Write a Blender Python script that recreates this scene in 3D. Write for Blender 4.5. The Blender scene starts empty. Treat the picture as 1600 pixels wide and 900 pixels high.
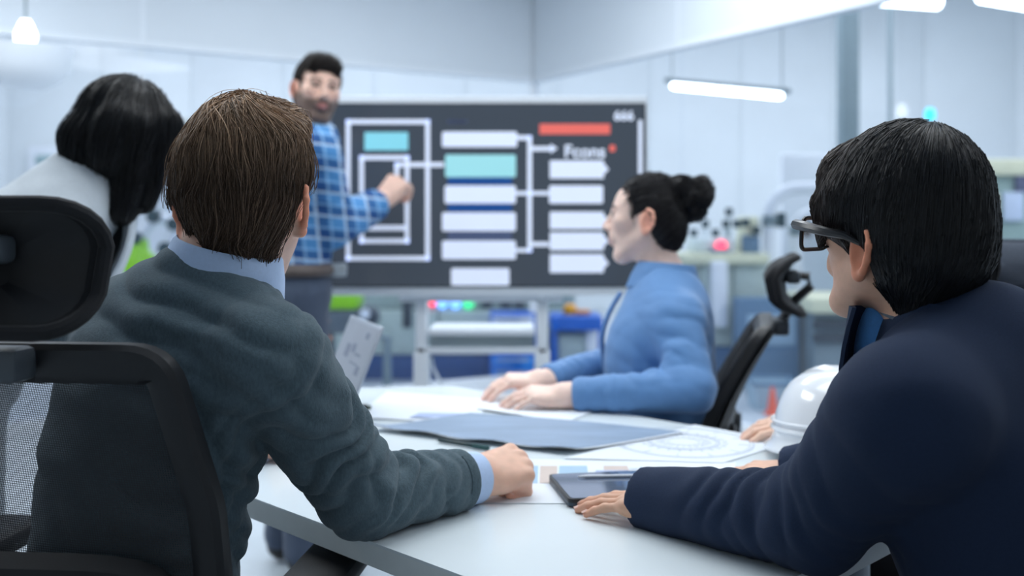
import bpy, math, random
import numpy as np
from mathutils import Vector, Matrix

random.seed(7)
RNG = np.random.default_rng(11)
SC = bpy.context.scene
COL = SC.collection

# ------------------------------------------------------------------ camera, world, lights, exposure
F_PX = 1555.6                       # 35 mm lens on a 36 mm sensor, 1600 px wide
EYE = 1.15
HORIZON = 350.0
cam_d = bpy.data.cameras.new('camera')
cam_d.lens = 35.0
cam_d.sensor_width = 36.0
cam_d.shift_y = -(450.0 - HORIZON) / 1600.0
cam_d.clip_start = 0.05
cam_d.dof.use_dof = True
cam_d.dof.focus_distance = 1.24
cam_d.dof.aperture_fstop = 2.8
cam = bpy.data.objects.new('camera', cam_d)
cam.location = (0, 0, EYE)
cam.rotation_euler = (math.pi / 2, 0, 0)
COL.objects.link(cam)
SC.camera = cam

world = bpy.data.worlds.new('world')
SC.world = world
world.use_nodes = True
wbg = world.node_tree.nodes['Background']
wbg.inputs['Color'].default_value = (0.82, 0.92, 1.0, 1)
wbg.inputs['Strength'].default_value = 0.24

def area_light(name, loc, rot, sx, sy, power, color=(0.95, 0.985, 1.0)):
    d = bpy.data.lights.new(name, 'AREA')
    d.shape = 'RECTANGLE'
    d.size, d.size_y = sx, sy
    d.energy = power
    d.color = color
    o = bpy.data.objects.new(name, d)
    o.location = loc
    o.rotation_euler = rot
    COL.objects.link(o)
    return o

area_light('room_overhead_light', (0.0, 2.1, 2.93), (0, 0, 0), 2.2, 1.2, 29)
area_light('room_overhead_light', (0.2, 4.6, 2.93), (0, 0, 0), 2.4, 1.0, 40)
area_light('room_overhead_light', (-2.5, 3.2, 2.93), (0, 0, 0), 1.2, 1.6, 42)  # added with no such lamp seen, to brighten the right bulkhead panels
area_light('room_overhead_light', (1.7, 1.3, 2.93), (0, 0, 0), 1.2, 1.2, 12)
area_light('hall_ceiling_lamp', (-3.5, 10.0, 4.4), (0, 0, 0), 6, 2.0, 190, (.98, .985, 1.0))
area_light('hall_ceiling_lamp', (3.5, 9.5, 4.4), (0, 0, 0), 6, 2.0, 190, (.98, .985, 1.0))
area_light('hall_ceiling_lamp', (5.6, 4.0, 4.4), (0, 0, 0), 2.5, 5.0, 190, (.98, .985, 1.0))
area_light('hall_ceiling_lamp', (-5.6, 4.0, 4.4), (0, 0, 0), 2.5, 5.0, 118, (.98, .985, 1.0))

SC.view_settings.view_transform = 'Standard'
SC.view_settings.look = 'None'
SC.view_settings.gamma = 1.0
SC.view_settings.use_curve_mapping = False
SC.view_settings.exposure = 0.35

# ------------------------------------------------------------------ helpers: materials
def lin(c):
    if isinstance(c, str):
        c = c.lstrip('#')
        c = tuple(int(c[i:i + 2], 16) for i in (0, 2, 4))
    out = []
    for v in c[:3]:
        v = v / 255.0
        out.append(v / 12.92 if v <= 0.04045 else ((v + 0.055) / 1.055) ** 2.4)
    return (*out, 1.0)

def mat(name, col, rough=0.5, metal=0.0, spec=0.5, noise=0.0, nscale=20.0, bump=0.0, bscale=200.0, emit=0.0, attr=None,
        coat=0.0, sheen=0.0, stretch=(1, 1, 1), trans=0.0, ior=1.45, bdist=0.002, emitcol=None):
    m = bpy.data.materials.new(name)
    m.use_nodes = True
    nt = m.node_tree
    b = nt.nodes['Principled BSDF']
    c = lin(col)
    b.inputs['Base Color'].default_value = c
    b.inputs['Roughness'].default_value = rough
    b.inputs['Metallic'].default_value = metal
    b.inputs['Specular IOR Level'].default_value = spec
    b.inputs['Coat Weight'].default_value = coat
    b.inputs['Sheen Weight'].default_value = sheen
    b.inputs['Transmission Weight'].default_value = trans
    b.inputs['IOR'].default_value = ior
    if emit:
        b.inputs['Emission Color'].default_value = lin(emitcol or col)
        b.inputs['Emission Strength'].default_value = emit
    src = None
    if attr:
        a = nt.nodes.new('ShaderNodeAttribute')
        a.attribute_name = attr
        src = a.outputs['Color']
    if noise or bump:
        tc = nt.nodes.new('ShaderNodeTexCoord')
        mp = nt.nodes.new('ShaderNodeMapping')
        mp.inputs['Scale'].default_value = stretch
        nt.links.new(tc.outputs['Object'], mp.inputs['Vector'])
    if noise:
        n = nt.nodes.new('ShaderNodeTexNoise')
        n.inputs['Scale'].default_value = nscale
        n.inputs['Detail'].default_value = 5
        nt.links.new(mp.outputs['Vector'], n.inputs['Vector'])
        mr = nt.nodes.new('ShaderNodeMapRange')
        mr.inputs['From Min'].default_value = 0.3
        mr.inputs['From Max'].default_value = 0.7
        mr.inputs['To Min'].default_value = 1 - noise
        mr.inputs['To Max'].default_value = 1 + noise
        nt.links.new(n.outputs['Fac'], mr.inputs['Value'])
        mx = nt.nodes.new('ShaderNodeVectorMath')
        mx.operation = 'SCALE'
        if src is not None:
            nt.links.new(src, mx.inputs[0])
        else:
            mx.inputs[0].default_value = c[:3]
        nt.links.new(mr.outputs['Result'], mx.inputs['Scale'])
        src = mx.outputs['Vector']
    if src is not None:
        nt.links.new(src, b.inputs['Base Color'])
    if bump:
        n2 = nt.nodes.new('ShaderNodeTexNoise')
        n2.inputs['Scale'].default_value = bscale
        n2.inputs['Detail'].default_value = 3
        nt.links.new(mp.outputs['Vector'], n2.inputs['Vector'])
        bp = nt.nodes.new('ShaderNodeBump')
        bp.inputs['Strength'].default_value = bump
        bp.inputs['Distance'].default_value = bdist
        nt.links.new(n2.outputs['Fac'], bp.inputs['Height'])
        nt.links.new(bp.outputs['Normal'], b.inputs['Normal'])
    return m

def glass_mat(name, tint, gloss=0.05):
    m = bpy.data.materials.new(name)
    m.use_nodes = True
    nt = m.node_tree
    nt.nodes.clear()
    out = nt.nodes.new('ShaderNodeOutputMaterial')
    mx = nt.nodes.new('ShaderNodeMixShader')
    t = nt.nodes.new('ShaderNodeBsdfTransparent')
    t.inputs['Color'].default_value = lin(tint)
    g = nt.nodes.new('ShaderNodeBsdfGlossy')
    g.inputs['Roughness'].default_value = 0.02
    lw = nt.nodes.new('ShaderNodeLayerWeight')
    lw.inputs['Blend'].default_value = 0.12
    mr = nt.nodes.new('ShaderNodeMapRange')
    mr.inputs['To Min'].default_value = gloss
    mr.inputs['To Max'].default_value = 0.5
    nt.links.new(lw.outputs['Fresnel'], mr.inputs['Value'])
    nt.links.new(mr.outputs['Result'], mx.inputs['Fac'])
    nt.links.new(t.outputs['BSDF'], mx.inputs[1])
    nt.links.new(g.outputs['BSDF'], mx.inputs[2])
    nt.links.new(mx.outputs['Shader'], out.inputs['Surface'])
    return m

# ------------------------------------------------------------------ helpers: meshes
def nrm(v):
    v = np.asarray(v, float)
    return v / (np.linalg.norm(v) + 1e-12)

class MB:
    """collects shapes; build() links them as one mesh object"""
    def __init__(self):
        self.v, self.f, self.mi = [], [], []
        self.n = 0
    def add(self, verts, faces, mi=0):
        verts = [tuple(map(float, p)) for p in verts]
        self.f += [tuple(i + self.n for i in f) for f in faces]
        self.mi += [mi] * len(faces)
        self.v += verts
        self.n += len(verts)
        return self
    def box(self, lo, hi, bev=0.0, mi=0, M=None):
        lo, hi = np.minimum(lo, hi), np.maximum(lo, hi)
        if bev <= 0:
            vs = [(x, y, z) for x in (lo[0], hi[0]) for y in (lo[1], hi[1]) for z in (lo[2], hi[2])]
            fs = [(0, 1, 3, 2), (4, 6, 7, 5), (0, 4, 5, 1), (2, 3, 7, 6), (0, 2, 6, 4), (1, 5, 7, 3)]
        else:
            bev = min(bev, *(0.49 * (hi - lo)))
            bm = bmesh_box(lo, hi, bev)
            vs, fs = bm
        if M is not None:
            vs = [tuple(M @ Vector(p)) for p in vs]
        return self.add(vs, fs, mi)
    def loft(self, rings, cap=True, closed=False, mi=0):
        n = len(rings[0])
        vs = [p for r in rings for p in r]
        fs = []
        m = len(rings)
        for i in range(m if closed else m - 1):
            a, b = i * n, ((i + 1) % m) * n
            for j in range(n):
                k = (j + 1) % n
                fs.append((a + j, a + k, b + k, b + j))
        if cap and not closed:
            fs.append(tuple(range(n - 1, -1, -1)))
            fs.append(tuple((m - 1) * n + j for j in range(n)))
        return self.add(vs, fs, mi)
    def tube(self, pts, r, seg=10, cap=True, closed=False, mi=0, flat=1.0, up=(0, 0, 1)):
        pts = [np.asarray(p, float) for p in pts]
        m = len(pts)
        rs = list(r) if hasattr(r, '__len__') else [r] * m
        rings = []
        u = None
        for i, p in enumerate(pts):
            if closed:
                t = nrm(pts[(i + 1) % m] - pts[i - 1])
            else:
                t = nrm(pts[min(i + 1, m - 1)] - pts[max(i - 1, 0)])
            if u is None:
                u = np.asarray(up, float)
                if abs(np.dot(u, t)) > 0.95:
                    u = np.array([1.0, 0, 0])
            u = nrm(u - t * np.dot(u, t))
            w = np.cross(t, u)
            rings.append([p + rs[i] * (math.cos(a) * w + flat * math.sin(a) * u)
                          for a in [2 * math.pi * j / seg for j in range(seg)]])
        return self.loft(rings, cap, closed, mi)
    def cyl(self, c, r, h, axis=2, seg=20, r2=None, mi=0, bev=0.0):
        r2 = r if r2 is None else r2
        prof = [(0, r), (h, r2)]
        if bev:
            prof = [(0, r - bev), (bev, r), (h - bev, r2), (h, r2 - bev)]
        return self.lathe(c, prof, axis, seg, mi)
    def lathe(self, c, prof, axis=2, seg=24, mi=0):
        c = np.asarray(c, float)
        ax = np.eye(3)[axis]
        a1 = np.eye(3)[(axis + 1) % 3]
        a2 = np.eye(3)[(axis + 2) % 3]
        rings = [[c + ax * h + r * (math.cos(t) * a1 + math.sin(t) * a2) for t in [2 * math.pi * j / seg for j in range(seg)]]
                 for h, r in prof]
        return self.loft(rings, True, False, mi)
    def prism(self, poly, z0, z1, mi=0):
        n = len(poly)
        vs = [(x, y, z0) for x, y in poly] + [(x, y, z1) for x, y in poly]
        fs = [tuple(range(n - 1, -1, -1)), tuple(range(n, 2 * n))]
        fs += [(i, (i + 1) % n, n + (i + 1) % n, n + i) for i in range(n)]
        return self.add(vs, fs, mi)
    def ball(self, c, r, seg=16, rings=10, mi=0, sc=(1, 1, 1)):
        c = np.asarray(c, float)
        rr = []
        for i in range(rings + 1):
            t = math.pi * i / rings
            s = max(math.sin(t), 1e-3)
            rr.append([c + r * np.array(sc) * np.array([s * math.cos(a), s * math.sin(a), -math.cos(t)])
                       for a in [2 * math.pi * j / seg for j in range(seg)]])
        return self.loft(rr, True, False, mi)
    def build(self, name, mats, parent=None, M=None, smooth=35, **props):
        me = bpy.data.meshes.new(name)
        me.from_pydata(self.v, [], self.f)
        ms = mats if isinstance(mats, (list, tuple)) else [mats]
        for m in ms:
            me.materials.append(m)
        if len(ms) > 1:
            me.polygons.foreach_set('material_index', self.mi)
        fix_normals(me)
        if smooth:
            me.polygons.foreach_set('use_smooth', [True] * len(me.polygons))
            me.set_sharp_from_angle(angle=math.radians(smooth))
        o = bpy.data.objects.new(name, me)
        COL.objects.link(o)
        if parent is not None:
            o.parent = parent
        if M is not None:
            if parent is None:
                o.matrix_world = M
            else:
                o.matrix_local = M
        for k, v in props.items():
            o[k] = v
        return o

import bmesh
def fix_normals(me):
    bm = bmesh.new()
    bm.from_mesh(me)
    bmesh.ops.recalc_face_normals(bm, faces=bm.faces)
    bm.to_mesh(me)
    bm.free()

def bmesh_box(lo, hi, bev, seg=2):
    bm = bmesh.new()
    bmesh.ops.create_cube(bm, size=1.0)
    for v in bm.verts:
        v.co = Vector([(lo[i] + hi[i]) / 2 + v.co[i] * (hi[i] - lo[i]) for i in range(3)])
    bmesh.ops.bevel(bm, geom=list(bm.edges), offset=bev, segments=seg, profile=0.5, affect='EDGES')
    bm.verts.index_update()
    vs = [tuple(v.co) for v in bm.verts]
    fs = [tuple(v.index for v in f.verts) for f in bm.faces]
    bm.free()
    return vs, fs

def thing(name, label, cat, loc=(0, 0, 0), rotz=0.0, group=None):
    o = bpy.data.objects.new(name, None)
    o.empty_display_size = 0.1
    COL.objects.link(o)
    o.location = loc
    o.rotation_euler = (0, 0, rotz)
    tag(o, label, cat, group)
    return o

def tag(o, label=None, cat=None, group=None, kind=None):
    if label: o['label'] = label
    if cat: o['category'] = cat
    if group: o['group'] = group
    if kind: o['kind'] = kind
    return o

def copy_tree(o, parent=None):
    c = o.copy()
    COL.objects.link(c)
    if parent is not None:
        c.parent = parent
    for ch in list(o.children):
        copy_tree(ch, c)
    return c

def at(px, py, Y):
    """the point of the room at distance Y that the photograph shows at (px, py)"""
    return np.array([(px - 800.0) / F_PX * Y, Y, EYE - (py - HORIZON) / F_PX * Y])

def on_table(px, py, z=0.742):
    Y = (EYE - z) * F_PX / (py - HORIZON)
    return np.array([(px - 800.0) / F_PX * Y, Y, z])

def rounded_poly(pts, r, seg=5):
    out = []
    n = len(pts)
    for i in range(n):
        p = np.array(pts[i], float)
        a = nrm(np.array(pts[i - 1]) - p)
        b = nrm(np.array(pts[(i + 1) % n]) - p)
        ang = math.acos(max(-1, min(1, np.dot(a, b))))
        rr = r[i] if hasattr(r, '__len__') else r
        d = min(rr / math.tan(ang / 2), 0.45 * min(np.linalg.norm(np.array(pts[i - 1]) - p), np.linalg.norm(np.array(pts[(i + 1) % n]) - p)))
        p0, p1 = p + a * d, p + b * d
        for k in range(seg + 1):
            t = k / seg
            out.append(tuple((1 - t) ** 2 * p0 + 2 * t * (1 - t) * p + t * t * p1))
    return out

def spline(pts, n):
    """Catmull-Rom through pts"""
    P = [np.asarray(p, float) for p in pts]
    P = [2 * P[0] - P[1]] + P + [2 * P[-1] - P[-2]]
    out = []
    m = len(P) - 3
    for i in range(n):
        t = i / (n - 1) * m
        k = min(int(t), m - 1)
        t -= k
        a, b, c, d = P[k:k + 4]
        out.append(0.5 * ((2 * b) + (-a + c) * t + (2 * a - 5 * b + 4 * c - d) * t * t + (-a + 3 * b - 3 * c + d) * t ** 3))
    return out
# ------------------------------------------------------------------ materials
M_white = mat('white_paint', '#dfe6ee', 0.45, noise=0.02, nscale=3)
M_bulk = mat('bulkhead_white', '#d6dee6', 0.5, noise=0.015, nscale=2)
M_wall = mat('hall_wall', '#dce4e8', 0.6, noise=0.03, nscale=1.5)
M_floor = mat('floor_vinyl', '#b6c0c8', 0.35, noise=0.06, nscale=4, bump=0.05, bscale=60)
M_ceil = mat('ceiling_white', '#e6eaf0', 0.8, noise=0.02, nscale=5)
M_alu = mat('brushed_aluminium', '#b9c4d0', 0.35, metal=0.6, noise=0.04, nscale=30)
M_glass = glass_mat('clear_glass', '#f3f6fb', 0.03)
M_column = mat('column_grey', '#74878f', 0.55, noise=0.04, nscale=6)
M_lampw = mat('lamp_tube', '#f4fbff', 0.4, emit=7.0)
M_black = mat('black_plastic', '#17191d', 0.45, noise=0.08, nscale=60, bump=0.15, bscale=400, bdist=0.0005)
M_blackfab = mat('black_fabric', '#15171c', 0.85, noise=0.18, nscale=220, bump=0.4, bscale=900, bdist=0.001, sheen=0.1)
M_blacksoft = mat('black_leatherette', '#14161a', 0.5, noise=0.12, nscale=90, bump=0.25, bscale=500, bdist=0.0008)
M_greyplas = mat('grey_plastic', '#4a525a', 0.4, noise=0.05, nscale=50, bump=0.1, bscale=500, bdist=0.0004)
M_silver = mat('silver_plastic', '#a7b0b8', 0.3, metal=0.5, noise=0.03, nscale=60)
M_table = mat('white_laminate', '#e3edf2', 0.22, noise=0.012, nscale=8, bump=0.02, bscale=300, bdist=0.0004)
M_tedge = mat('table_edge_band', '#e0e8ea', 0.45, noise=0.02, nscale=40)
M_navy = mat('navy_panel', '#1d4a86', 0.5, noise=0.05, nscale=8)
M_blue = mat('bright_blue_paint', '#1560c4', 0.4, noise=0.05, nscale=10)
M_paleg = mat('pale_green_grey', '#b4c4c0', 0.5, noise=0.04, nscale=6)
M_beige = mat('pale_beige', '#d9dcc0', 0.5, noise=0.04, nscale=6)
M_slate = mat('slate_blue', '#5f7f9c', 0.5, noise=0.05, nscale=6)
M_dark = mat('dark_grey', '#3c4650', 0.5, noise=0.06, nscale=12)
M_lime = mat('lime_plastic', '#8fd414', 0.4, noise=0.04, nscale=10)
M_yellow = mat('yellow_plastic', '#f0a81e', 0.4, noise=0.04, nscale=10)
M_knob = mat('dark_teal_knob', '#173a42', 0.4, noise=0.05, nscale=10)
M_red_led = mat('red_lamp', '#ff3a50', 0.4, emit=2.5)
M_blue_led = mat('blue_lamp', '#7db6ff', 0.4, emit=1.5)
M_green_led = mat('green_lamp', '#3fe08a', 0.4, emit=1.2)
M_cyan_led = mat('cyan_beacon', '#35c4f0', 0.4, emit=1.5)

# ------------------------------------------------------------------ the setting
def plate_between(mb, p, q, z0, z1, th, mi=0):
    """an upright slab from plan point p to plan point q"""
    p, q = np.asarray(p, float), np.asarray(q, float)
    t = nrm(q - p)
    nn = np.array([-t[1], t[0]]) * th / 2
    return mb.prism([p - nn, q - nn, q + nn, p + nn], z0, z1, mi)

MB().box((-9, -3, -0.05), (9, 14, 0)).build('floor', M_floor, kind='structure')
wb = MB().box((-9, 13.06, 0), (9, 13.2, 4.7)).build('wall_back', M_wall, kind='structure')
for i in range(15):
    x0 = -9 + 1.2 * i
    MB().box((x0 + .004, 13.045, 0.02), (x0 + 1.196, 13.06, 4.66), 0.004).build('panel', M_wall, wb)
MB().box((-9.14, -3, 0), (-9, 13.2, 4.7)).build('wall_left', M_wall, kind='structure')
MB().box((9, -3, 0), (9.14, 13.2, 4.7)).build('wall_right', M_wall, kind='structure')
hc = MB().box((-9.14, 3.2, 4.7), (9.14, 13.2, 4.8)).build('ceiling', M_ceil, kind='structure')

K = np.array([0.16, 7.16])
DL = nrm([-0.85, -0.53])
DR = nrm([0.512, -0.859])
Z_B, Z_T = 2.2, 3.0
MB().prism([K + (0, .1), K + DR * 6.2, (3.4, -1.6), (-6, -1.6), K + DL * 7.2], Z_T, Z_T + .08).build('ceiling', M_ceil, kind='structure')
for name, D, joints in (('trim_1', DL, [0.03, 2.70, 5.4, 7.2]), ('trim_2', DR, [0.03, 1.61, 3.05, 4.6, 6.1])):
    mb = MB()
    plate_between(mb, K + D * joints[0], K + D * joints[-1], Z_B - .035, Z_B, .07)
    plate_between(mb, K + D * joints[0], K + D * joints[-1], 0, .08, .06)
    rail = mb.build(name, M_white, kind='structure')
    for a, b in zip(joints[:-1], joints[1:]):
        g = plate_between(MB(), K + D * (a + .012), K + D * (b - .012), Z_B, Z_T, .06).build('panel', M_bulk, rail)
        g2 = plate_between(MB(), K + D * (a + .004), K + D * (b - .004), .08, Z_B - .03, .012).build('pane', M_glass, rail)
    for a in joints[1:-1]:
        plate_between(MB(), K + D * (a - .012), K + D * (a + .012), Z_B, Z_T, .064).build('joint_strip', M_white, rail)
MB().box((K[0] - .03, K[1] - .03, 0), (K[0] + .03, K[1] + .03, Z_T), .004).build('trim_3', M_white, kind='structure')

# steel column and a thin pipe out in the hall
p = at(1325, 350, 9.6)
MB().box((p[0] - .085, 9.52, 0), (p[0] + .085, 9.69, 4.7), .01).build('trim_4', M_column, kind='structure')
p = at(1391, 350, 10.5)
MB().tube([(p[0], 10.5, 0), (p[0], 10.5, 4.7)], .022, 10).build('trim_5', M_column, kind='structure')

# ------------------------------------------------------------------ lamps in the hall
def tube_lamp(name, label, a, b, r=.045, tube_r=None):
    a, b = np.array(a), np.array(b)
    root = thing(name, label, 'lamp', (a + b) / 2, 0)
    M0 = Matrix.Translation(-Vector((a + b) / 2))
    d = nrm(b - a)
    MB().tube([a, a + d * .02, b - d * .02, b], [r * .7, r, r, r * .7], 14).build('tube', M_lampw, root, M0)
    up = np.array([0, 0, 1.0])
    mb = MB()
    mb.tube([a + up * (r + .012) - d * .06, b + up * (r + .012) + d * .06], .02, 8)
    mb.build('housing', M_column, root, M0)
    for e in (a, b):
        MB().tube([e + up * r, (e[0], e[1], 4.7 if e[1] > 3.5 else 3.0)], .004, 6).build('hanger', M_column, root, M0)
    return root

tube_lamp('hanging_tube_lamp', 'slim glowing tube lamp hanging beyond the glass between screen and column', at(1050, 134, 7.6), at(1222, 150, 7.0), .026)
tube_lamp('hanging_tube_lamp', 'glowing tube lamp cut off by the top edge beside the grey column', at(1345, -4, 7.4), at(1470, 4, 7.0), .05)
tube_lamp('hanging_tube_lamp', 'glowing tube lamp cut off by the picture corner above the pipe', at(1528, -4, 6.8), at(1640, 14, 6.4), .035)

# white dome pendant at the far end of the room's own glass wall
pl = at(40, 60, 5.0)
root = thing('dome_pendant_lamp', 'pale dome pendant lamp with a bright bulb above the dark-haired person', 'lamp', pl)
MB().lathe((0, 0, 0), [(-.26, .02), (-.25, .09), (-.21, .16), (-.15, .205), (-.05, .228), (-.05, .220), (-.15, .196), (-.205, .152), (-.24, .085)], seg=40).build(
    'shade', mat('milk_glass', '#dfe7f0', 0.35, noise=0.02, nscale=5, emit=0.08), root, Matrix.Translation((0, 0, 0)))
MB().lathe((0, 0, -.06), [(0, .012), (.02, .045), (.08, .05), (.13, .03), (.15, .02)], seg=20).build('bulb', M_lampw, root)
MB().tube([(0, 0, .08), (0, 0, Z_T - pl[2])], .006, 8).build('hanger', M_column, root)

# ------------------------------------------------------------------ presentation screen on its white stand
TY = 3.7
def sx(px): return (px - 800.0) / F_PX * TY
def sz(py): return EYE - (py - HORIZON) / F_PX * TY
screen = thing('presentation_screen', 'large flat presentation screen showing a box diagram on a white stand', 'screen', (sx(758), TY, 0))
S0 = Matrix.Translation((-sx(758), -TY, 0))
M_scr = mat('screen_glass', '#2b3440', 0.16, spec=0.4, noise=0.05, nscale=1.5, emit=0.24, emitcol='#626c78')
def scr_mat(name, col, e=0.75):
    return mat(name, col, 0.3, noise=0.01, nscale=10, emit=e, spec=0.2)
S_white = scr_mat('screen_white', '#c9d2e4', .50)
S_cyan = scr_mat('screen_cyan', '#7fc6d4', .42)
S_mint = scr_mat('screen_mint', '#93ccd2', .42)
S_navy = scr_mat('screen_navy', '#1f4a88', .3)
S_red = scr_mat('screen_red', '#d0645c', .5)
S_dim = scr_mat('screen_dim', '#4b5674', .3)
MB().box((sx(503), TY, sz(462)), (sx(1013), TY + .06, sz(150)), .008).build('housing', M_white, screen, S0)
MB().box((sx(507), TY - .006, sz(449)), (sx(1009), TY + .01, sz(161)), .003).build('bezel', mat('bezel_black', '#10151b', 0.25, noise=.03, nscale=20), screen, S0)
MB().box((sx(509), TY - .0075, sz(447)), (sx(1007), TY, sz(163))).build('display_panel', M_scr, screen, S0)
FR = TY - .0078
def rect(name, m, x0, y0, x1, y1, r=2.0, lift=0.0):
    poly = rounded_poly([(sx(x0), sz(y1)), (sx(x1), sz(y1)), (sx(x1), sz(y0)), (sx(x0), sz(y0))], r / F_PX * TY, 3)
    mb = MB()
    n = len(poly)
    y = FR - lift
    mb.add([(a, y, b) for a, b in poly] + [(a, y - .0006, b) for a, b in poly],
           [tuple(range(n)), tuple(range(2 * n - 1, n - 1, -1))] + [(i, (i + 1) % n, n + (i + 1) % n, n + i) for i in range(n)])
    return mb.build(name, m, screen, S0, smooth=0)
def tagbox(m, x0, y0, x1, y1, notch):
    pts = [(x0, y0), (x1 - 8, y0), (x1 - 8, y0 + (4 if notch else 0)), (x1, (y0 + y1) / 2), (x1 - 8, y1 - 6), (x1 - 8, y1), (x0, y1)]
    poly = [(sx(a), sz(b)) for a, b in pts]
    n = len(poly)
    MB().add([(a, FR, b) for a, b in poly] + [(a, FR - .0006, b) for a, b in poly],
             [tuple(range(n)), tuple(range(2 * n - 1, n - 1, -1))] + [(i, (i + 1) % n, n + (i + 1) % n, n + i) for i in range(n)]).build('diagram_box', m, screen, S0, smooth=0)
def frame_lines(x0, y0, x1, y1, w):
    for a in ((x0, y0, x1, y0 + w), (x0, y1 - w, x1, y1), (x0, y0, x0 + w, y1), (x1 - w, y0, x1, y1)):
        rect('diagram_line', S_white, *a, r=.5)
frame_lines(541, 187, 672, 407, 7)
frame_lines(562, 243, 640, 380, 7)
rect('diagram_line', S_white, 568, 352, 634, 360, .5)
rect('diagram_line', S_white, 617, 254, 694, 261, .5, .0003)
rect('diagram_line', S_white, 617, 254, 624, 300, .5, .0003)
rect('diagram_line', S_white, 508, 184, 514, 400, .5)
rect('diagram_line', S_white, 997, 188, 1003, 300, .5)
rect('diagram_box', S_cyan, 570, 207, 638, 235, 1)
for (x0, y0, x1, y1, m) in ((691, 206, 808, 230, S_white), (696, 242, 806, 277, S_mint), (695, 290, 806, 318, S_white), (691, 332, 806, 361, S_white),
                            (691, 376, 806, 405, S_white), (705, 419, 796, 448 - 2, S_white), (858, 290, 942, 318, S_white), (700, 277, 800, 289, S_navy),
                            (700, 318, 800, 331, S_navy), (700, 361, 800, 376, S_dim)):
    rect('diagram_box', m, x0, y0, x1, y1, 3)
for y0, y1 in ((251, 279), (331, 358), (363, 391), (397, 426)):
    tagbox(S_white, 859, y0, 951, y1, True)
for a in ((808, 212, 830, 219), (824, 212, 831, 394), (831, 229, 862, 236), (806, 299, 858, 305), (806, 388, 831, 394), (831, 378, 858, 385)):
    rect('diagram_line', S_white, *a, r=.5)
MB().add([(sx(860), FR, sz(225)), (sx(871), FR, sz(232)), (sx(860), FR, sz(240)), (sx(860), FR - .0006, sz(225)), (sx(871), FR - .0006, sz(232)), (sx(860), FR - .0006, sz(240))],
         [(0, 1, 2), (5, 4, 3), (0, 1, 4, 3), (1, 2, 5, 4), (2, 0, 3, 5)]).build('arrow_head', S_white, screen, S0, smooth=0)
rect('diagram_bar', S_red, 843, 194, 953, 210, 1)
rect('diagram_dot', S_red, 952, 227, 961, 237, 2)
def screen_text(txt, x, y, h, m, name='lettering', weight=.0015):
    c = bpy.data.curves.new(name, 'FONT')
    c.body = txt
    c.size = h / F_PX * TY * 1.38
    c.extrude = .0003
    c.offset = weight
    o = bpy.data.objects.new(name, c)
    o.data.materials.append(m)
    COL.objects.link(o)
    bpy.context.view_layer.update()
    me = bpy.data.meshes.new_from_object(o.evaluated_get(bpy.context.evaluated_depsgraph_get()))
    bpy.data.objects.remove(o)
    o = bpy.data.objects.new(name, me)
    COL.objects.link(o)
    o.parent = screen
    o.matrix_local = S0 @ Matrix.Translation((sx(x), FR - .0004, sz(y))) @ Matrix.Rotation(math.pi / 2, 4, 'X')
    return o
screen_text('Fcons', 881, 246, 20, S_white)
screen_text('666', 959, 188, 15, S_white)
screen_text('............', 700, 191, 8, S_dim, weight=.004)

# stand: two legs, shelf, beam, feet
mb = MB()
stand = thing('screen_stand', 'white metal stand with two legs and a shelf under the screen', 'stand', (sx(750), TY + .08, 0))
T0 = Matrix.Translation((-sx(750), -TY - .08, 0))
for x in (656, 848):
    mb = MB()
    mb.box((sx(x - 9), TY + .05, 0.06), (sx(x + 9), TY + .13, sz(464)), .006)
    mb.build('leg', M_white, stand, T0)
    MB().box((sx(x - 12), TY + .04, 0.06), (sx(x + 12), TY + .14, sz(553)), .006).build('leg_sleeve', M_white, stand, T0)
    MB().box((sx(x - 14), TY - .25, .0), (sx(x + 14), TY + .4, .06), .01).build('foot', M_white, stand, T0)
MB().box((sx(668), TY + .03, sz(526)), (sx(836), TY + .3, sz(517)), .004).build('shelf', M_white, stand, T0)
MB().box((sx(668), TY + .12, sz(556)), (sx(836), TY + .14, sz(526)), .004).build('shelf_back', mat('shelf_pale_grey', '#c6d2d4', .5, noise=.02, nscale=8), stand, T0)  # back panel in a greyer tone than the rest of the stand
MB().box((sx(648), TY + .05, sz(556)), (sx(858), TY + .1, sz(546)), .004).build('crossbar', M_white, stand, T0)
MB().box((sx(620), TY + .064, sz(474)), (sx(880), TY + .1, sz(462)), .004).build('mounting_beam', M_white, stand, T0)
tag(MB().tube(spline([at(674, 560, TY + .12), at(677, 575, TY + .1), at(690, 600, TY + .1), at(705, 625, TY + .1), at(718, 690, TY + .1)], 14), .006, 8).build(
    'power_cable', M_white), 'pale cable hanging down from the shelf of the screen stand', 'cable')
# ------------------------------------------------------------------ machines and benches beyond the glass
def tl(name, label, cat, p, group=None):
    return thing(name, label, cat, (p[0], p[1], p[2]), 0, group)
def pxbox(mb, x0, y0, x1, y1, Y, depth, bev=.01, mi=0):
    a, b = at(x0, y0, Y), at(x1, y1, Y)
    return mb.box((a[0], Y, b[2]), (b[0], Y + depth, a[2]), bev, mi)
def rel(root):
    return Matrix.Translation(-root.location)

YB = 7.36
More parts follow.
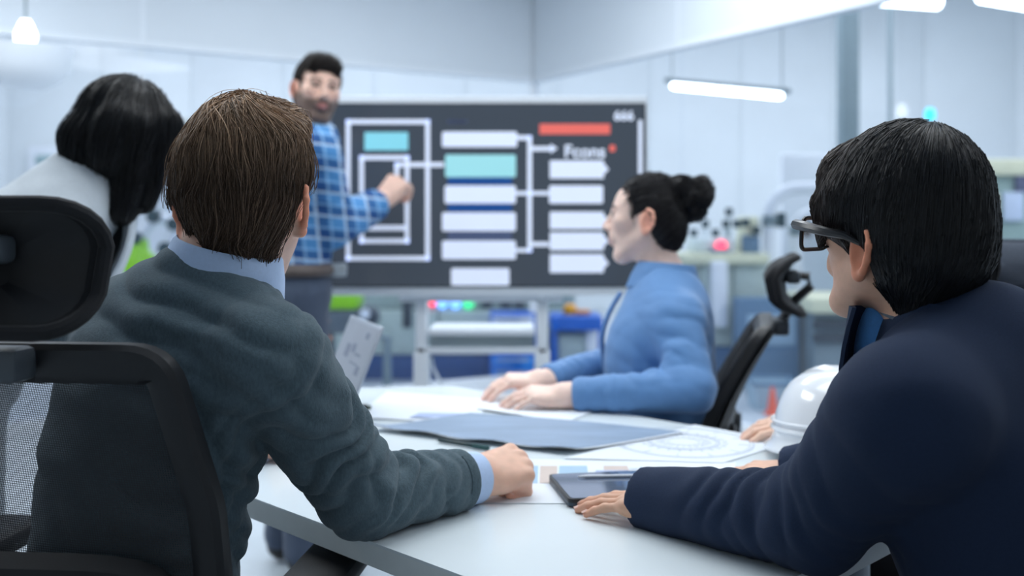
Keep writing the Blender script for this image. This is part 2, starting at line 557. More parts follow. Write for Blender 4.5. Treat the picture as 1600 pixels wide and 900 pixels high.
# long console under the screen
c = tl('machine_console', 'long pale machine console with a navy plinth behind the screen stand', 'machine', (sx(650), YB, 0))
a, b = at(470, 480, YB), at(900, 480, YB)
MB().box((a[0], YB - .015, 0), (b[0], YB + .8, at(0, 556, YB)[2]), .01).build('plinth', M_navy, c, rel(c))
xs = np.linspace(a[0], b[0], 5)
for i in range(4):
    MB().box((xs[i] + .006, YB, at(0, 556, YB)[2] + .01), (xs[i + 1] - .006, YB + .8, at(0, 486, YB)[2]), .008).build('front_panel', M_paleg, c, rel(c))
MB().box((a[0], YB + .1, at(0, 486, YB)[2]), (b[0], YB + .8, at(0, 455, YB)[2]), .01).build('control_strip', mat('console_grey', '#9fb0ae', .5, noise=.05, nscale=6), c, rel(c))
for x, m in ((676, M_red_led), (691, M_blue_led), (712, M_blue_led), (732, M_green_led)):
    p = at(x, 474, YB + .1)
    MB().cyl((p[0], YB + .06, p[2]), .04 if x > 680 else .022, .05, axis=1, seg=16, bev=.006).build('indicator_lamp', m, c, rel(c))
for x in (760, 790, 812):
    p = at(x, 472, YB)
    MB().box((p[0] - .04, YB + .07, p[2] - .05), (p[0] + .04, YB + .1, p[2] + .05), .005).build('gauge', M_dark, c, rel(c))
p0 = at(648, 500, YB)
MB().box((p0[0] - .09, YB - .02, at(0, 512, YB)[2]), (p0[0] - .02, YB + .05, at(0, 462, YB)[2]), .01).build('vent', M_dark, c, rel(c))

# lime topped test unit and dark monitor beside the trousers of the presenter
p = at(530, 500, 6.7)
t = tl('test_unit', 'dark test unit with a lime green top standing by the presenter', 'machine', (p[0], 6.7, 0))
mb = pxbox(MB(), 503, 458, 558, 484, 6.7, .3, .02); mb.build('lime_cover', M_lime, t, rel(t))
pxbox(MB(), 500, 485, 560, 522, 6.7, .35, .02).build('housing', mat('unit_grey', '#56636c', .5, noise=.05, nscale=10), t, rel(t))
pxbox(MB(), 503, 522, 520, 597, 6.75, .08, .01).build('leg', M_dark, t, rel(t))
pxbox(MB(), 545, 522, 560, 597, 6.75, .08, .01).build('leg', M_dark, t, rel(t))
mb = MB(); q = at(573, 497, 6.7); mb.cyl((q[0], 6.68, q[2]), .075, .16, axis=1, seg=20, bev=.01); mb.build('motor', M_dark, t, rel(t))
mb = MB(); q = at(571, 490, 6.7); mb.cyl((q[0], 6.65, q[2]), .035, .04, axis=1, seg=16, bev=.006); mb.build('dial', M_white, t, rel(t))
p = at(605, 560, 6.75)
mb = MB().tube([(p[0], 6.75, 0), (p[0], 6.75, at(0, 528, 6.75)[2]), (p[0] - .14, 6.75, at(0, 524, 6.75)[2])], .03, 10)
tag(mb.build('bent_post', M_column), 'grey bent post standing behind the laptop screen', 'post')

# blue drawer trolleys
def trolley(label, x0, x1, Y, rows, top):
    p = at((x0 + x1) / 2, 600, Y)
    r = tl('drawer_trolley', label, 'trolley', (p[0], Y, 0), 'blue trolleys by the machine console')
    a, b = at(x0, 0, Y)[0], at(x1, 0, Y)[0]
    zt = at(0, top, Y)[2]
    MB().box((a, Y + .02, .06), (b, Y + .2, zt), .01).build('body', M_blue, r, rel(r))
    for (y0, y1, m) in rows:
        z1, z0 = at(0, y0, Y)[2], at(0, y1, Y)[2]
        d = MB().box((a + .015, Y, z0), (b - .015, Y + .03, z1), .006).build('drawer', m, r, rel(r))
        MB().box((a + .05, Y - .02, z1 - .03), (b - .05, Y, z1 - .015), .004).build('handle', M_silver, d)
    for x in (a + .04, b - .04):
        for y in (Y + .05, Y + .16):
            MB().cyl((x - .012, y, .03), .03, .024, axis=0, seg=12).build('caster', M_dark, r, rel(r))
    return r
M_blue2 = mat('sky_blue_paint', '#2f8ae6', .4, noise=.05, nscale=10)
M_lilac = mat('pale_lilac_plastic', '#b9c9e6', .5, noise=.03, nscale=10)
trolley('bright blue drawer trolley seen through the legs of the stand', 765, 838, 7.1, [(494, 511, M_lilac), (514, 522, M_blue2), (557, 574, M_blue2), (577, 592, M_blue2)], 489)
# open blue rack
p = at(905, 600, 6.95)
r = tl('open_rack', 'blue open rack with a pale crate inside next to seated blouse wearer', 'rack', (p[0], 6.95, 0))
for x in (866, 938):
    pxbox(MB(), x - 4, 496, x + 4, 606, 6.95, .05).build('upright', M_blue, r, rel(r))
pxbox(MB(), 862, 495, 942, 517, 6.92, .4).build('top_tray', M_blue, r, rel(r))
pxbox(MB(), 862, 570, 942, 602, 6.92, .4).build('bottom_tray', M_blue, r, rel(r))
cr = pxbox(MB(), 872, 522, 928, 570, 7.0, .3, .02).build('crate', M_paleg)
tag(cr, 'pale grey-green crate standing inside the blue open rack', 'crate')
pxbox(MB(), 917, 516, 930, 570, 6.97, .02, .004).build('lid_strip', M_white, cr)
mb = MB(); q = at(892, 486, 7.0); mb.lathe((q[0], 7.1, at(0, 495, 6.92)[2]), [(0, .04), (.02, .05), (.06, .045), (.075, .02)], seg=18)
tag(mb.build('beacon_knob', M_yellow), 'round yellow knob lying on the blue open rack', 'knob')
mb = MB(); q = at(912, 489, 7.0); mb.box((q[0] - .06, 7.05, at(0, 495, 6.92)[2]), (q[0] + .05, 7.12, at(0, 495, 6.92)[2] + .035), .012)
tag(mb.build('hand_tool', mat('tool_orange', '#d98a4a', .5, noise=.05, nscale=10)), 'orange-brown tool lying beside the yellow knob on the rack', 'tool')

# instrument bench behind the seated woman and the empty-looking headrest
YI = 7.2
p = at(1150, 600, YI)
ib = tl('instrument_bench', 'pale instrument bench with a blue plinth beyond the glass', 'bench', (p[0], YI, 0))
a, b = at(1040, 0, YI)[0], at(1198, 0, YI)[0]
MB().box((a, YI - .03, 0), (b, YI + .5, at(0, 542, YI)[2]), .01).build('plinth', mat('plinth_blue', '#40678f', .5, noise=.05, nscale=6), ib, rel(ib))
xs = np.linspace(a, b, 4)
for i in range(3):
    MB().box((xs[i] + .005, YI - .02, at(0, 540, YI)[2]), (xs[i + 1] - .005, YI + .5, at(0, 412, YI)[2]), .01).build('front_panel', M_paleg, ib, rel(ib))
MB().box((a, YI - .08, at(0, 412, YI)[2]), (b, YI + .5, at(0, 396, YI)[2]), .01).build('worktop', M_beige, ib, rel(ib))
pxbox(MB(), 1112, 408, 1138, 512, YI - .14, .1, .02).build('support_leg', M_white, ib, rel(ib))
zt = at(0, 396, YI)[2]
def instrument(label, x0, y0, x1, m, name='instrument', Y=YI + .1, depth=.35, group=None):
    p = at((x0 + x1) / 2, 0, Y)
    r = tl(name, label, 'instrument', (p[0], Y, zt))
    A, B = at(x0, y0, Y), at(x1, 0, Y)
    MB().box((A[0], Y, zt), (B[0], Y + depth, A[2]), .02).build('housing', m, r, rel(r))
    return r
M_pale = mat('pale_instrument', '#cfdde0', .5, noise=.03, nscale=8)
r1 = instrument('low pale instrument box with a lit red button on the bench', 1084, 372, 1152, M_pale)
q = at(1126, 384, YI + .1); MB().cyl((q[0], YI + .06, q[2]), .04, .05, axis=1, seg=16, bev=.01).build('button', M_red_led, r1, rel(r1))
pxbox(MB(), 1112, 388, 1140, 396, YI + .05, .1, .01).build('button_base', M_slate, r1, rel(r1))
for x, y in ((1102, 350), (1134, 350), (1139, 331), (1118, 364), (1084, 364)):
    q = at(x, y, YI + .25)
    st = MB().tube([(q[0], q[1], zt + .1), (q[0], q[1], q[2])], .012, 8).build('stem', M_pale, r1, rel(r1))
    MB().lathe((q[0], q[1], q[2] - .028), [(0, .02), (.008, .03), (.05, .03), (.058, .02)], seg=14).build('knob', M_knob, st)
r2 = instrument('taller pale instrument with two dark knobs beside the white arch', 1166, 338, 1187, M_beige)
pxbox(MB(), 1160, 368, 1188, 396, YI + .08, .05, .01).build('drawer_face', M_slate, r2, rel(r2))
for x, y in ((1151, 350), (1165, 348), (1182, 360)):
    q = at(x, y, YI + .06)
    MB().lathe((q[0], q[1], q[2] - .03), [(0, .02), (.008, .032), (.055, .032), (.062, .02)], seg=14).build('knob', M_knob, r2, rel(r2))

# white tubular arch machine
def arch(label, x0, x1, ytop, rad, Y, r, jy):
    p = at((x0 + x1) / 2, 0, Y)
    o = tl('tube_arch', label, 'machine frame', (p[0], Y, 0), 'white tube arches of one machine')
    A, B, T = at(x0, 0, Y)[0], at(x1, 0, Y)[0], at(0, ytop, Y)[2]
    R = rad / F_PX * Y
    pts = [(A, Y, 0), (A, Y, T - R)] + [(A + R - R * math.cos(t), Y, T - R + R * math.sin(t)) for t in np.linspace(.15, math.pi / 2, 9)]
    pts += [(B - R + R * math.sin(t), Y, T - R + R * math.cos(t)) for t in np.linspace(0, math.pi / 2, 9)] + [(B, Y, 0)]
    MB().tube(pts, r, 14).build('frame', M_white, o, rel(o))
    for x in (A, B):
        zz = at(0, jy, Y)[2]
        MB().lathe((x, Y, zz - .04), [(0, r * 1.02), (.005, r * 1.25), (.075, r * 1.25), (.08, r * 1.02)], seg=16).build('collar', M_column, o, rel(o))
    q = MB().box((A + r * 1.2, Y - .04, at(0, jy, Y)[2] - .05), (A + r * 1.2 + .06, Y + .04, at(0, jy, Y)[2] + .06), .01).build('clamp', M_knob, o, rel(o))
    return o
arch('outer white tube arch rising behind the tilted headrest', 1202, 1372, 294, 46, 7.3, .045, 345)
arch('inner lower white tube arch standing inside the outer arch', 1244, 1340, 333, 26, 7.5, .042, 360)
tag(pxbox(MB(), 1222, 240, 1335, 551, 8.9, .1, .02).build('white_panel_board', M_white), 'plain white board standing behind the white tube arches', 'board')

# slate cabinet, beige-topped bench, light blue bin
cab = tl('slate_cabinet', 'slate blue cabinet with a pale label plate beyond the tilted chair', 'cabinet', (at(1215, 0, 6.9)[0], 6.9, 0))
pxbox(MB(), 1152, 466, 1250, 604, 6.9, .18, .015).build('body', M_slate, cab, rel(cab))
pxbox(MB(), 1168, 492, 1244, 540, 6.88, .03, .01).build('label_plate', mat('plate_blue', '#9fbcd2', .5, noise=.03, nscale=8), cab, rel(cab))
bb = tl('side_bench', 'side bench with a beige top and dark shelf by the glasses wearer', 'bench', (at(1310, 0, 6.7)[0], 6.7, 0))
pxbox(MB(), 1268, 466, 1400, 490, 6.6, .7, .01).build('top', M_beige, bb, rel(bb))
pxbox(MB(), 1272, 490, 1400, 600, 6.7, .5, .01).build('body', mat('bench_grey', '#7d8f98', .5, noise=.05, nscale=6), bb, rel(bb))
for y0 in (500, 522):
    pxbox(MB(), 1272, y0, 1396, y0 + 14, 6.66, .05, .006).build('drawer', M_dark, bb, rel(bb))
bn = tl('waste_bin', 'pale blue-grey waste bin on the floor behind the hard hat', 'bin', (at(1216, 0, 6.1)[0], 6.1, 0))
A, B = at(1180, 602, 6.1), at(1252, 650, 6.1)
mb = MB(); cx = (A[0] + B[0]) / 2; w = (B[0] - A[0]) / 2
mb.loft([[(cx + sx_ * ww, 6.25 + sy_ * ww, z) for sx_, sy_ in ((-1, -1), (1, -1), (1, 1), (-1, 1))] for z, ww in ((0, w * .85), (.16, w), (.16, w * .93), (.02, w * .8))])
mb.build('body', mat('bin_blue', '#9fb9c8', .5, noise=.03, nscale=8), bn, rel(bn))
MB().tube([(cx - w, 6.25 - w, .165), (cx + w, 6.25 - w, .165), (cx + w, 6.25 + w, .165), (cx - w, 6.25 + w, .165)], .012, 8, closed=True).build('rim', M_slate, bn, rel(bn))
q = at(1207, 645, 6.0)
tag(MB().lathe((q[0], 6.0, 0), [(0, .05), (.015, .05), (.02, .035), (.16, .012), (.165, .006)], seg=20).build('marker_cone', mat('cone_orange', '#ee6a50', .5, noise=.04, nscale=10)),
    'small orange marker cone on the floor beside the bin', 'cone')

# machine tower behind the glasses wearer
tw = tl('machine_tower', 'green-grey machine tower with a beige top and cyan beacon beyond the glass', 'machine', (at(1540, 0, 7.6)[0], 7.6, 0))
pxbox(MB(), 1420, 272, 1640, 650, 7.6, .7, .02).build('body', mat('tower_green', '#8ba5a2', .5, noise=.05, nscale=5), tw, rel(tw))
pxbox(MB(), 1410, 248, 1650, 274, 7.55, .8, .02).build('top', M_beige, tw, rel(tw))
pxbox(MB(), 1568, 300, 1600, 345, 7.57, .04, .004).build('note_sheet', mat('note_paper', '#c3d3ea', .6, noise=.02, nscale=8), tw, rel(tw))
pxbox(MB(), 1588, 268, 1640, 300, 7.57, .04, .004).build('dark_plate', mat('plum_plate', '#5a617e', .5, noise=.04, nscale=8), tw, rel(tw))
pxbox(MB(), 1540, 300, 1562, 420, 7.5, .1, .02).build('guard_rail', M_beige, tw, rel(tw))
q = at(1453, 178, 7.8)
MB().tube([(q[0], 7.8, at(0, 250, 7.6)[2]), (q[0], 7.8, q[2] - .05)], .014, 8).build('beacon_stem', M_column, tw, rel(tw))
MB().lathe((q[0], 7.8, q[2] - .05), [(0, .03), (.01, .04), (.07, .04), (.095, .02)], seg=16).build('beacon', M_cyan_led, tw, rel(tw))

# left: notice frame on the hall wall, white and lime robot arm with dark joints, white cabinet
nf = tl('notice_board', 'pale framed notice board on the hall wall', 'notice board', (at(75, 0, 12.9)[0], 12.98, at(0, 330, 12.9)[2]))
pxbox(MB(), 44, 228, 190, 470, 12.9, .12, .02).build('frame', M_white, nf, rel(nf))
pxbox(MB(), 55, 242, 82, 258, 12.88, .03, .004).build('notice', mat('notice_green', '#93aeb3', .6, noise=.03, nscale=4), nf, rel(nf))
pxbox(MB(), 88, 240, 118, 262, 12.88, .03, .004).build('notice', mat('notice_blue', '#c3d3e4', .6, noise=.03, nscale=4), nf, rel(nf))
wc = tl('white_cabinet', 'tall white cabinet with a bright top standing beyond the glass', 'cabinet', (at(250, 0, 9.0)[0], 9.0, 0))
pxbox(MB(), 205, 204, 330, 640, 9.0, .5, .02).build('body', mat('cabinet_white', '#d5e0ec', .5, noise=.03, nscale=4), wc, rel(wc))
pxbox(MB(), 262, 184, 330, 206, 8.95, .5, .01).build('top_box', mat('warm_white', '#f1f3ea', .5, noise=.02, nscale=4), wc, rel(wc))
pxbox(MB(), 212, 220, 262, 420, 8.97, .03, .006).build('door', M_white, wc, rel(wc))
ra = tl('robot_arm', 'white robot arm with a lime cover and dark round joints', 'robot arm', (at(240, 0, 7.4)[0], 7.4, 0))
MB().box((at(205, 0, 7.4)[0], 7.3, 0), (at(285, 0, 7.4)[0], 7.7, at(0, 420, 7.4)[2]), .02).build('pedestal', M_white, ra, rel(ra))
P = [at(x, y, 7.4) for x, y in ((222, 420), (216, 372), (244, 338), (276, 350), (262, 388))]
MB().tube(spline([P[0], (P[0] + P[1]) / 2 + np.array([-.03, 0, 0]), P[1]], 8), [.13, .13, .12, .11, .10, .09, .08, .07], 14).build('lime_cover', M_lime, ra, rel(ra))
for i in (1, 2, 3):
    MB().tube([P[i], P[i + 1]], .045, 12).build('arm_segment', M_white, ra, rel(ra))
for i in (1, 2, 3, 4):
    MB().cyl((P[i][0], P[i][1] - .09, P[i][2]), .05, .14, axis=1, seg=16, bev=.01).build('joint', M_knob, ra, rel(ra))
# ------------------------------------------------------------------ meeting table
TOP = 0.74
A_, B_, C_, D_, E_ = (-0.163, 2.53), (-0.62, 2.45), (-0.85, 1.953), (0.138, 0.965), (0.795, 1.623)
tc = np.array([-0.1, 1.8, 0])
table = thing('meeting_table', 'large white angular meeting table covered with drawings and papers', 'table', tc)
T0 = rel(table)
poly = rounded_poly([A_, B_, C_, D_, E_], .03, 5)
MB().prism(poly, TOP - .004, TOP).build('table_top', M_table, table, T0)
MB().prism(poly, TOP - .032, TOP - .004).build('edge_band', M_tedge, table, T0)
for x, y in ((-.62, 1.9), (.1, 1.2), (.55, 1.62), (-.2, 2.33)):
    MB().box((x - .025, y - .025, 0), (x + .025, y + .025, TOP - .032), .004).build('leg', M_alu, table, T0)
mb = MB()
plate_between(mb, (-.62, 1.9), (.1, 1.2), TOP - .08, TOP - .034, .03)
plate_between(mb, (-.2, 2.33), (.55, 1.62), TOP - .08, TOP - .034, .03)
plate_between(mb, (-.62, 1.9), (-.2, 2.33), TOP - .08, TOP - .034, .03)
plate_between(mb, (.1, 1.2), (.55, 1.62), TOP - .08, TOP - .034, .03)
mb.build('under_frame', M_alu, table, T0)

# ------------------------------------------------------------------ papers
M_paper = mat('drawing_paper', '#e2e9f1', .7, noise=.01, nscale=8)
M_print = mat('grey_print', '#a9b6c8', .7, noise=.05, nscale=40)
M_bprint = mat('blueprint_ink', '#8b9fb8', .55, noise=.10, nscale=7, stretch=(1, 3, 1), spec=.4)
M_pblue = mat('print_pale_blue', '#a5c2da', .7, noise=.03, nscale=30)
M_pbeige = mat('print_pale_tan', '#cdbfb8', .7, noise=.03, nscale=30)
M_pviol = mat('print_lavender', '#a9b9dc', .7, noise=.03, nscale=30)
M_pline = mat('print_steel_blue', '#6f8fb4', .7, noise=.03, nscale=30)

def sheet(corners, z, th=.0006, nx=14, ny=10, wave=0.0, curl=0.0, seed=0):
    """a thin sheet between four plan corners (left, top, right, bottom), gently waved"""
    a, b, c, d = [np.asarray(p, float)[:2] for p in corners]
    rg = np.random.default_rng(seed)
    ph = rg.uniform(0, 6, 4)
    top, bot = [], []
    for i in range(nx + 1):
        for j in range(ny + 1):
            s, t = i / nx, j / ny
            p = (1 - s) * ((1 - t) * a + t * b) + s * ((1 - t) * d + t * c)
            zz = z + wave * (0.5 + 0.5 * math.sin(5 * s + ph[0]) * math.cos(4 * t + ph[1])) * (0.25 + abs(2 * t - 1) ** 2)
            zz += curl * max(0, 1 - 5 * t) ** 2 * (0.35 + 0.65 * math.sin(9 * s + ph[2]) ** 2)
            top.append((p[0], p[1], zz + th))
            bot.append((p[0], p[1], zz))
    n = len(top)
    W = ny + 1
    fs = []
    for i in range(nx):
        for j in range(ny):
            q = (i * W + j, i * W + j + 1, (i + 1) * W + j + 1, (i + 1) * W + j)
            fs.append(q)
            fs.append(tuple(n + k for k in reversed(q)))
    edge = [i * W for i in range(nx + 1)] + [nx * W + j for j in range(1, ny + 1)] + [i * W + ny for i in range(nx - 1, -1, -1)] + [j for j in range(ny - 1, 0, -1)]
    for k in range(len(edge)):
        p, q = edge[k], edge[(k + 1) % len(edge)]
        fs.append((p, q, n + q, n + p))
    return MB().add(top + bot, fs)

def flat_strip(mb, pts, w, z, th=.0003):
    for p, q in zip(pts[:-1], pts[1:]):
        p, q = np.asarray(p, float)[:2], np.asarray(q, float)[:2]
        plate_between(mb, p, q, z, z + th, w)
    return mb
def ring_print(mb, c, r, w, z, n=48, a0=0.0, a1=2 * math.pi):
    ang = np.linspace(a0, a1, n + 1)
    return flat_strip(mb, [(c[0] + r * math.cos(t), c[1] + r * math.sin(t)) for t in ang], w, z)
def quad_print(mb, px, z, th=.0003):
    return mb.prism([on_table(x, y, z)[:2] for x, y in px], z, z + th)

# wide white plan sheets lying under everything
sheet([on_table(x, y) for x, y in ((548, 652), (604, 611), (775, 622), (735, 662))], TOP + .0008, wave=.002, seed=3)
s1 = sheet([on_table(x, y) for x, y in ((548, 652), (604, 613), (775, 624), (735, 662))], TOP + .0008, wave=.002, seed=3).build('plan_sheet', M_paper)
tag(s1, 'white plan sheet by the far corner of the table near the laptop', 'paper')
mb = quad_print(MB(), ((640, 652), (655, 645), (742, 646), (725, 655)), TOP + .0045)
mb.build('printed_block', M_pviol, s1)
s2 = sheet([on_table(x, y) for x, y in ((745, 640), (775, 617), (935, 640), (880, 662))], TOP + .0012, wave=.006, seed=5).build('plan_sheet', M_paper)
tag(s2, 'white sheet with a lifted edge under the blouse wearer\'s hands', 'paper')
bp_c = [on_table(x, y) for x, y in ((580, 672), (735, 647), (1064, 677), (882, 709))]
cen = sum(bp_c) / 4
marg = [cen + (p - cen) * np.array([1.035, 1.035, 1]) for p in bp_c]
s3 = sheet(marg, TOP + .004, wave=.003, curl=.007, seed=8, nx=24, ny=14).build('blueprint_sheet', M_paper)
tag(s3, 'large grey-blue printed sheet with curled edges in the middle of the table', 'paper')
sheet(bp_c, TOP + .0047, wave=.003, curl=.0065, seed=8, nx=24, ny=14).build('printed_area', M_bprint, s3)
s4 = sheet([on_table(x, y) for x, y in ((880, 716), (1085, 664), (1238, 690), (1130, 723))], TOP + .0010, wave=.001, seed=2).build('plan_sheet', M_paper)
tag(s4, 'white sheet with a faint round floor plan beside the hard hat', 'paper')
cc = on_table(1068, 691)
mb = MB()
zp = TOP + .0033
for r, w in ((.128, .0014), (.122, .0007), (.066, .0016), (.061, .0008), (.03, .0009)):
    ring_print(mb, cc, r, w, zp)
for k in range(24):
    t = 2 * math.pi * k / 24
    flat_strip(mb, [(cc[0] + .072 * math.cos(t), cc[1] + .072 * math.sin(t)), (cc[0] + .082 * math.cos(t), cc[1] + .082 * math.sin(t))], .0018, zp)
    if k % 2:
        flat_strip(mb, [(cc[0] + .1 * math.cos(t), cc[1] + .1 * math.sin(t)), (cc[0] + .12 * math.cos(t), cc[1] + .12 * math.sin(t))], .001, zp)
    t += .1
    flat_strip(mb, [(cc[0] + .035 * math.cos(t), cc[1] + .035 * math.sin(t)), (cc[0] + .052 * math.cos(t), cc[1] + .052 * math.sin(t))], .001, zp)
mb.build('round_plan_print', M_print, s4, kind='stuff')
s5 = sheet([on_table(x, y) for x, y in ((728, 785), (790, 716), (1150, 722), (1140, 786))], TOP + .0006, wave=.0, seed=4).build('chart_sheet', M_paper)
tag(s5, 'white sheet with a pale coloured bar chart between fist and tablet', 'paper')
zp = TOP + .0014
for px, m in ((((815, 755), (817, 728), (841, 728), (840, 755)), M_pblue), (((843, 755), (844, 728), (871, 728), (870, 755)), M_pbeige),
              (((872, 755), (874, 728), (917, 728), (921, 755)), M_pblue), (((943, 735), (943, 728), (980, 728), (983, 735)), M_pbeige),
              (((929, 743), (931, 735), (981, 735), (986, 743)), M_pviol), (((985, 744), (984, 740), (1005, 740), (1006, 744)), M_pbeige)):
    quad_print(MB(), px, zp).build('chart_bar', m, s5, smooth=0)
mb = MB()
for y, x0, x1 in ((732, 984, 1076), (739, 990, 1040)):
    flat_strip(mb, [on_table(x0, y)[:2], on_table(x1, y)[:2]], .0014, zp)
for x in (1002, 1028, 1046, 1053):
    flat_strip(mb, [on_table(x, 729)[:2], on_table(x - 2, 737)[:2]], .0018, zp)
mb.build('chart_line', M_pline, s5, smooth=0)
sn = quad_print(MB(), ((640, 718), (645, 709), (662, 711), (672, 717)), TOP + .0006, .0008).build('paper_scrap', M_print)
tag(sn, 'tiny grey paper scrap on the white table behind the sweater sleeve', 'paper')
pa, pb = on_table(684, 687, TOP + .006), on_table(731, 695, TOP + .006)
pen = thing('pen', 'dark green pen lying along the curled edge of the grey-blue sheet', 'pen', pa)
d = nrm(pb - pa)
MB().tube([pa, pa + d * .004, pa + d * .085], [.002, .0042, .0042], 10).build('barrel', mat('pen_green', '#0f2e33', .35, noise=.03, nscale=30), pen, rel(pen))
MB().tube([pa + d * .085, pa + d * .12], [.0046, .0046], 10).build('cap', mat('pen_cap', '#1c4a4c', .35, noise=.03, nscale=30), pen, rel(pen))
q = on_table(570, 643)
mk = thing('usb_stick', 'small dark two-part stick on the plan sheet by the sweater sleeve', 'usb stick', q)
MB().box((-.016, -.008, .003), (.006, .008, .015), .002).build('body', M_black, mk)
MB().box((.006, -.006, .005), (.014, .006, .013), .001).build('plug', mat('olive_plastic', '#4d6152', .4, noise=.03, nscale=30), mk)

# ------------------------------------------------------------------ tablet and thin white rod
u = nrm([.985, .17]); v = np.array([u[1], -u[0]])
fl = np.array([.057, 1.578])
tb = thing('tablet', 'dark tablet with a reflecting screen lying beside the jacket cuff', 'tablet', (*fl, TOP + .003))
MT = Matrix.Translation((0, 0, 0)) @ Matrix(((u[0], v[0], 0, 0), (u[1], v[1], 0, 0), (0, 0, 1, 0), (0, 0, 0, 1)))
op = rounded_poly([(0, 0), (.245, 0), (.245, .148), (0, .148)], .012, 5)
MB().prism(op, 0, .005).build('back_shell', mat('tablet_shell', '#3a4654', .35, metal=.4, noise=.03, nscale=30), tb, MT)
MB().prism(op, .005, .0105).build('rim', M_black, tb, MT)
ip = rounded_poly([(.004, .004), (.241, .004), (.241, .144), (.004, .144)], .009, 5)
MB().prism(ip, .0105, .0112).build('glass_front', mat('tablet_glass', '#56647a', .09, spec=.9, noise=.03, nscale=4, coat=.6), tb, MT)
MB().box((-.0004, .04, .003), (.0006, .07, .006), .0002).build('side_button', M_greyplas, tb, MT)
sa, sb = on_table(903, 744.5, TOP + .0168), on_table(1058, 742, TOP + .0168)
rod_root = thing('rod', 'thin white rod lying along the far edge of the tablet', 'rod', sa)  # thin white rod with a capped end along the tablet's far edge
d = nrm(sb - sa)
MB().tube([sa, sa + d * .012, sa + d * .15], [.0008, .0024, .0024], 10).build('barrel', mat('rod_white', '#dfe6f0', .3, noise=.01, nscale=30), rod_root, rel(rod_root))
MB().tube([sa + d * .15, sa + d * .156], [.0031, .0025], 10).build('end_cap', M_silver, rod_root, rel(rod_root))

# ------------------------------------------------------------------ laptop
h1, h2 = np.array([-.445, 2.30]), np.array([-.335, 2.02])
hd = nrm(h2 - h1); nn = np.array([hd[1], -hd[0]])       # towards the user
nn = nn if nn[0] < 0 else -nn
L = .30
lp = thing('laptop', 'open silver laptop with a dim greyish screen behind the grey sleeve', 'laptop', (*(h1 + h2) / 2, TOP + .004))
ML = Matrix(((hd[0], nn[0], 0, 0), (hd[1], nn[1], 0, 0), (0, 0, 1, 0), (0, 0, 0, 1)))
M_lap = mat('laptop_silver', '#b8bfca', .35, metal=.5, noise=.02, nscale=40)
MB().box((-L / 2, 0, 0), (L / 2, .21, .014), .004).build('base', M_lap, lp, ML)
MB().box((-L / 2 + .02, .02, .014), (L / 2 - .02, .12, .0155), .001).build('keyboard', M_dark, lp, ML)
tilt = math.radians(22)
MS = ML @ Matrix.Translation((0, 0, .014)) @ Matrix.Rotation(tilt, 4, 'X')
sc_ = MB().box((-L / 2, -.006, 0), (L / 2, 0, .195), .003).build('screen_lid', M_lap, lp, MS)
MB().box((-L / 2 + .008, 0, .012), (L / 2 - .008, .001, .187)).build('display', mat('laptop_display', '#9aa0ac', .3, noise=.06, nscale=12, emit=.03, emitcol='#aab0bc'), sc_)
mb = MB()
for x, z, w, h in ((.075, .165, .03, .014), (.05, .12, .05, .006), (.04, .10, .07, .004), (.09, .09, .03, .02), (.0, .13, .03, .02), (-.05, .12, .04, .03), (-.08, .07, .05, .02), (.06, .05, .05, .006)):
    mb.box((x - w / 2, .001, z - h / 2), (x + w / 2, .0014, z + h / 2))
mb.build('display_figures', mat('display_dim', '#7d8498', .4, noise=.03, nscale=12), sc_, kind='stuff')

# ------------------------------------------------------------------ hard hat
hat = thing('hard_hat', 'glossy white hard hat standing on the table edge by the navy sleeve', 'hard hat', (.578, 1.725, TOP + .012), 0)
M_hat = mat('hat_white', '#eef2f7', .14, spec=.6, noise=.01, nscale=8, coat=.5)
MHt = Matrix.Rotation(math.radians(300), 4, 'Z') @ Matrix.Rotation(math.radians(-4), 4, 'Y')
rings = []
for i in range(13):
    t = i / 12 * math.pi / 2
    z = .018 + .128 * math.sin(t)
    k = max(math.cos(t) ** .62, .02)
    ring = []
    for j in range(48):
        a = 2 * math.pi * j / 48
        rid = .004 * math.exp(-(math.sin(a) / .22) ** 2) * math.sin(t) if abs(math.cos(a)) > .2 else 0
        ring.append((.132 * k * math.cos(a), .108 * k * math.sin(a), z + rid * 1.5))
    rings.append(ring)
MB().loft(rings).build('shell', M_hat, hat, MHt)
mb = MB()
def ov(a, dr, z):
    bill = .042 * max(0, math.cos(a)) ** 2
    return ((.134 + dr + bill * (dr > 0)) * math.cos(a), (.110 + dr) * math.sin(a), z - (bill * .25 if dr > 0 else 0))
an = [2 * math.pi * j / 48 for j in range(48)]
mb.loft([[ov(a, 0, .03) for a in an], [ov(a, .002, .024) for a in an], [ov(a, .014, .014) for a in an], [ov(a, .015, .009) for a in an], [ov(a, .0, .012) for a in an], [ov(a, -.012, .018) for a in an]], cap=False, closed=True)
mb.build('brim', M_hat, hat, MHt)
mb = MB()
for zc, rr in ((.045, .006), (.058, .004)):
    mb.tube([(.1325 * math.cos(a), .1085 * math.sin(a), zc) for a in an], rr * .6, 8, closed=True)
mb.build('shell_groove', M_hat, hat, MHt)
mb = MB()
for s in (-1, 1):
    mb.box((.03, s * .105, .03), (.06, s * .118, .06), .004)
mb.build('slot', M_silver, hat, MHt)

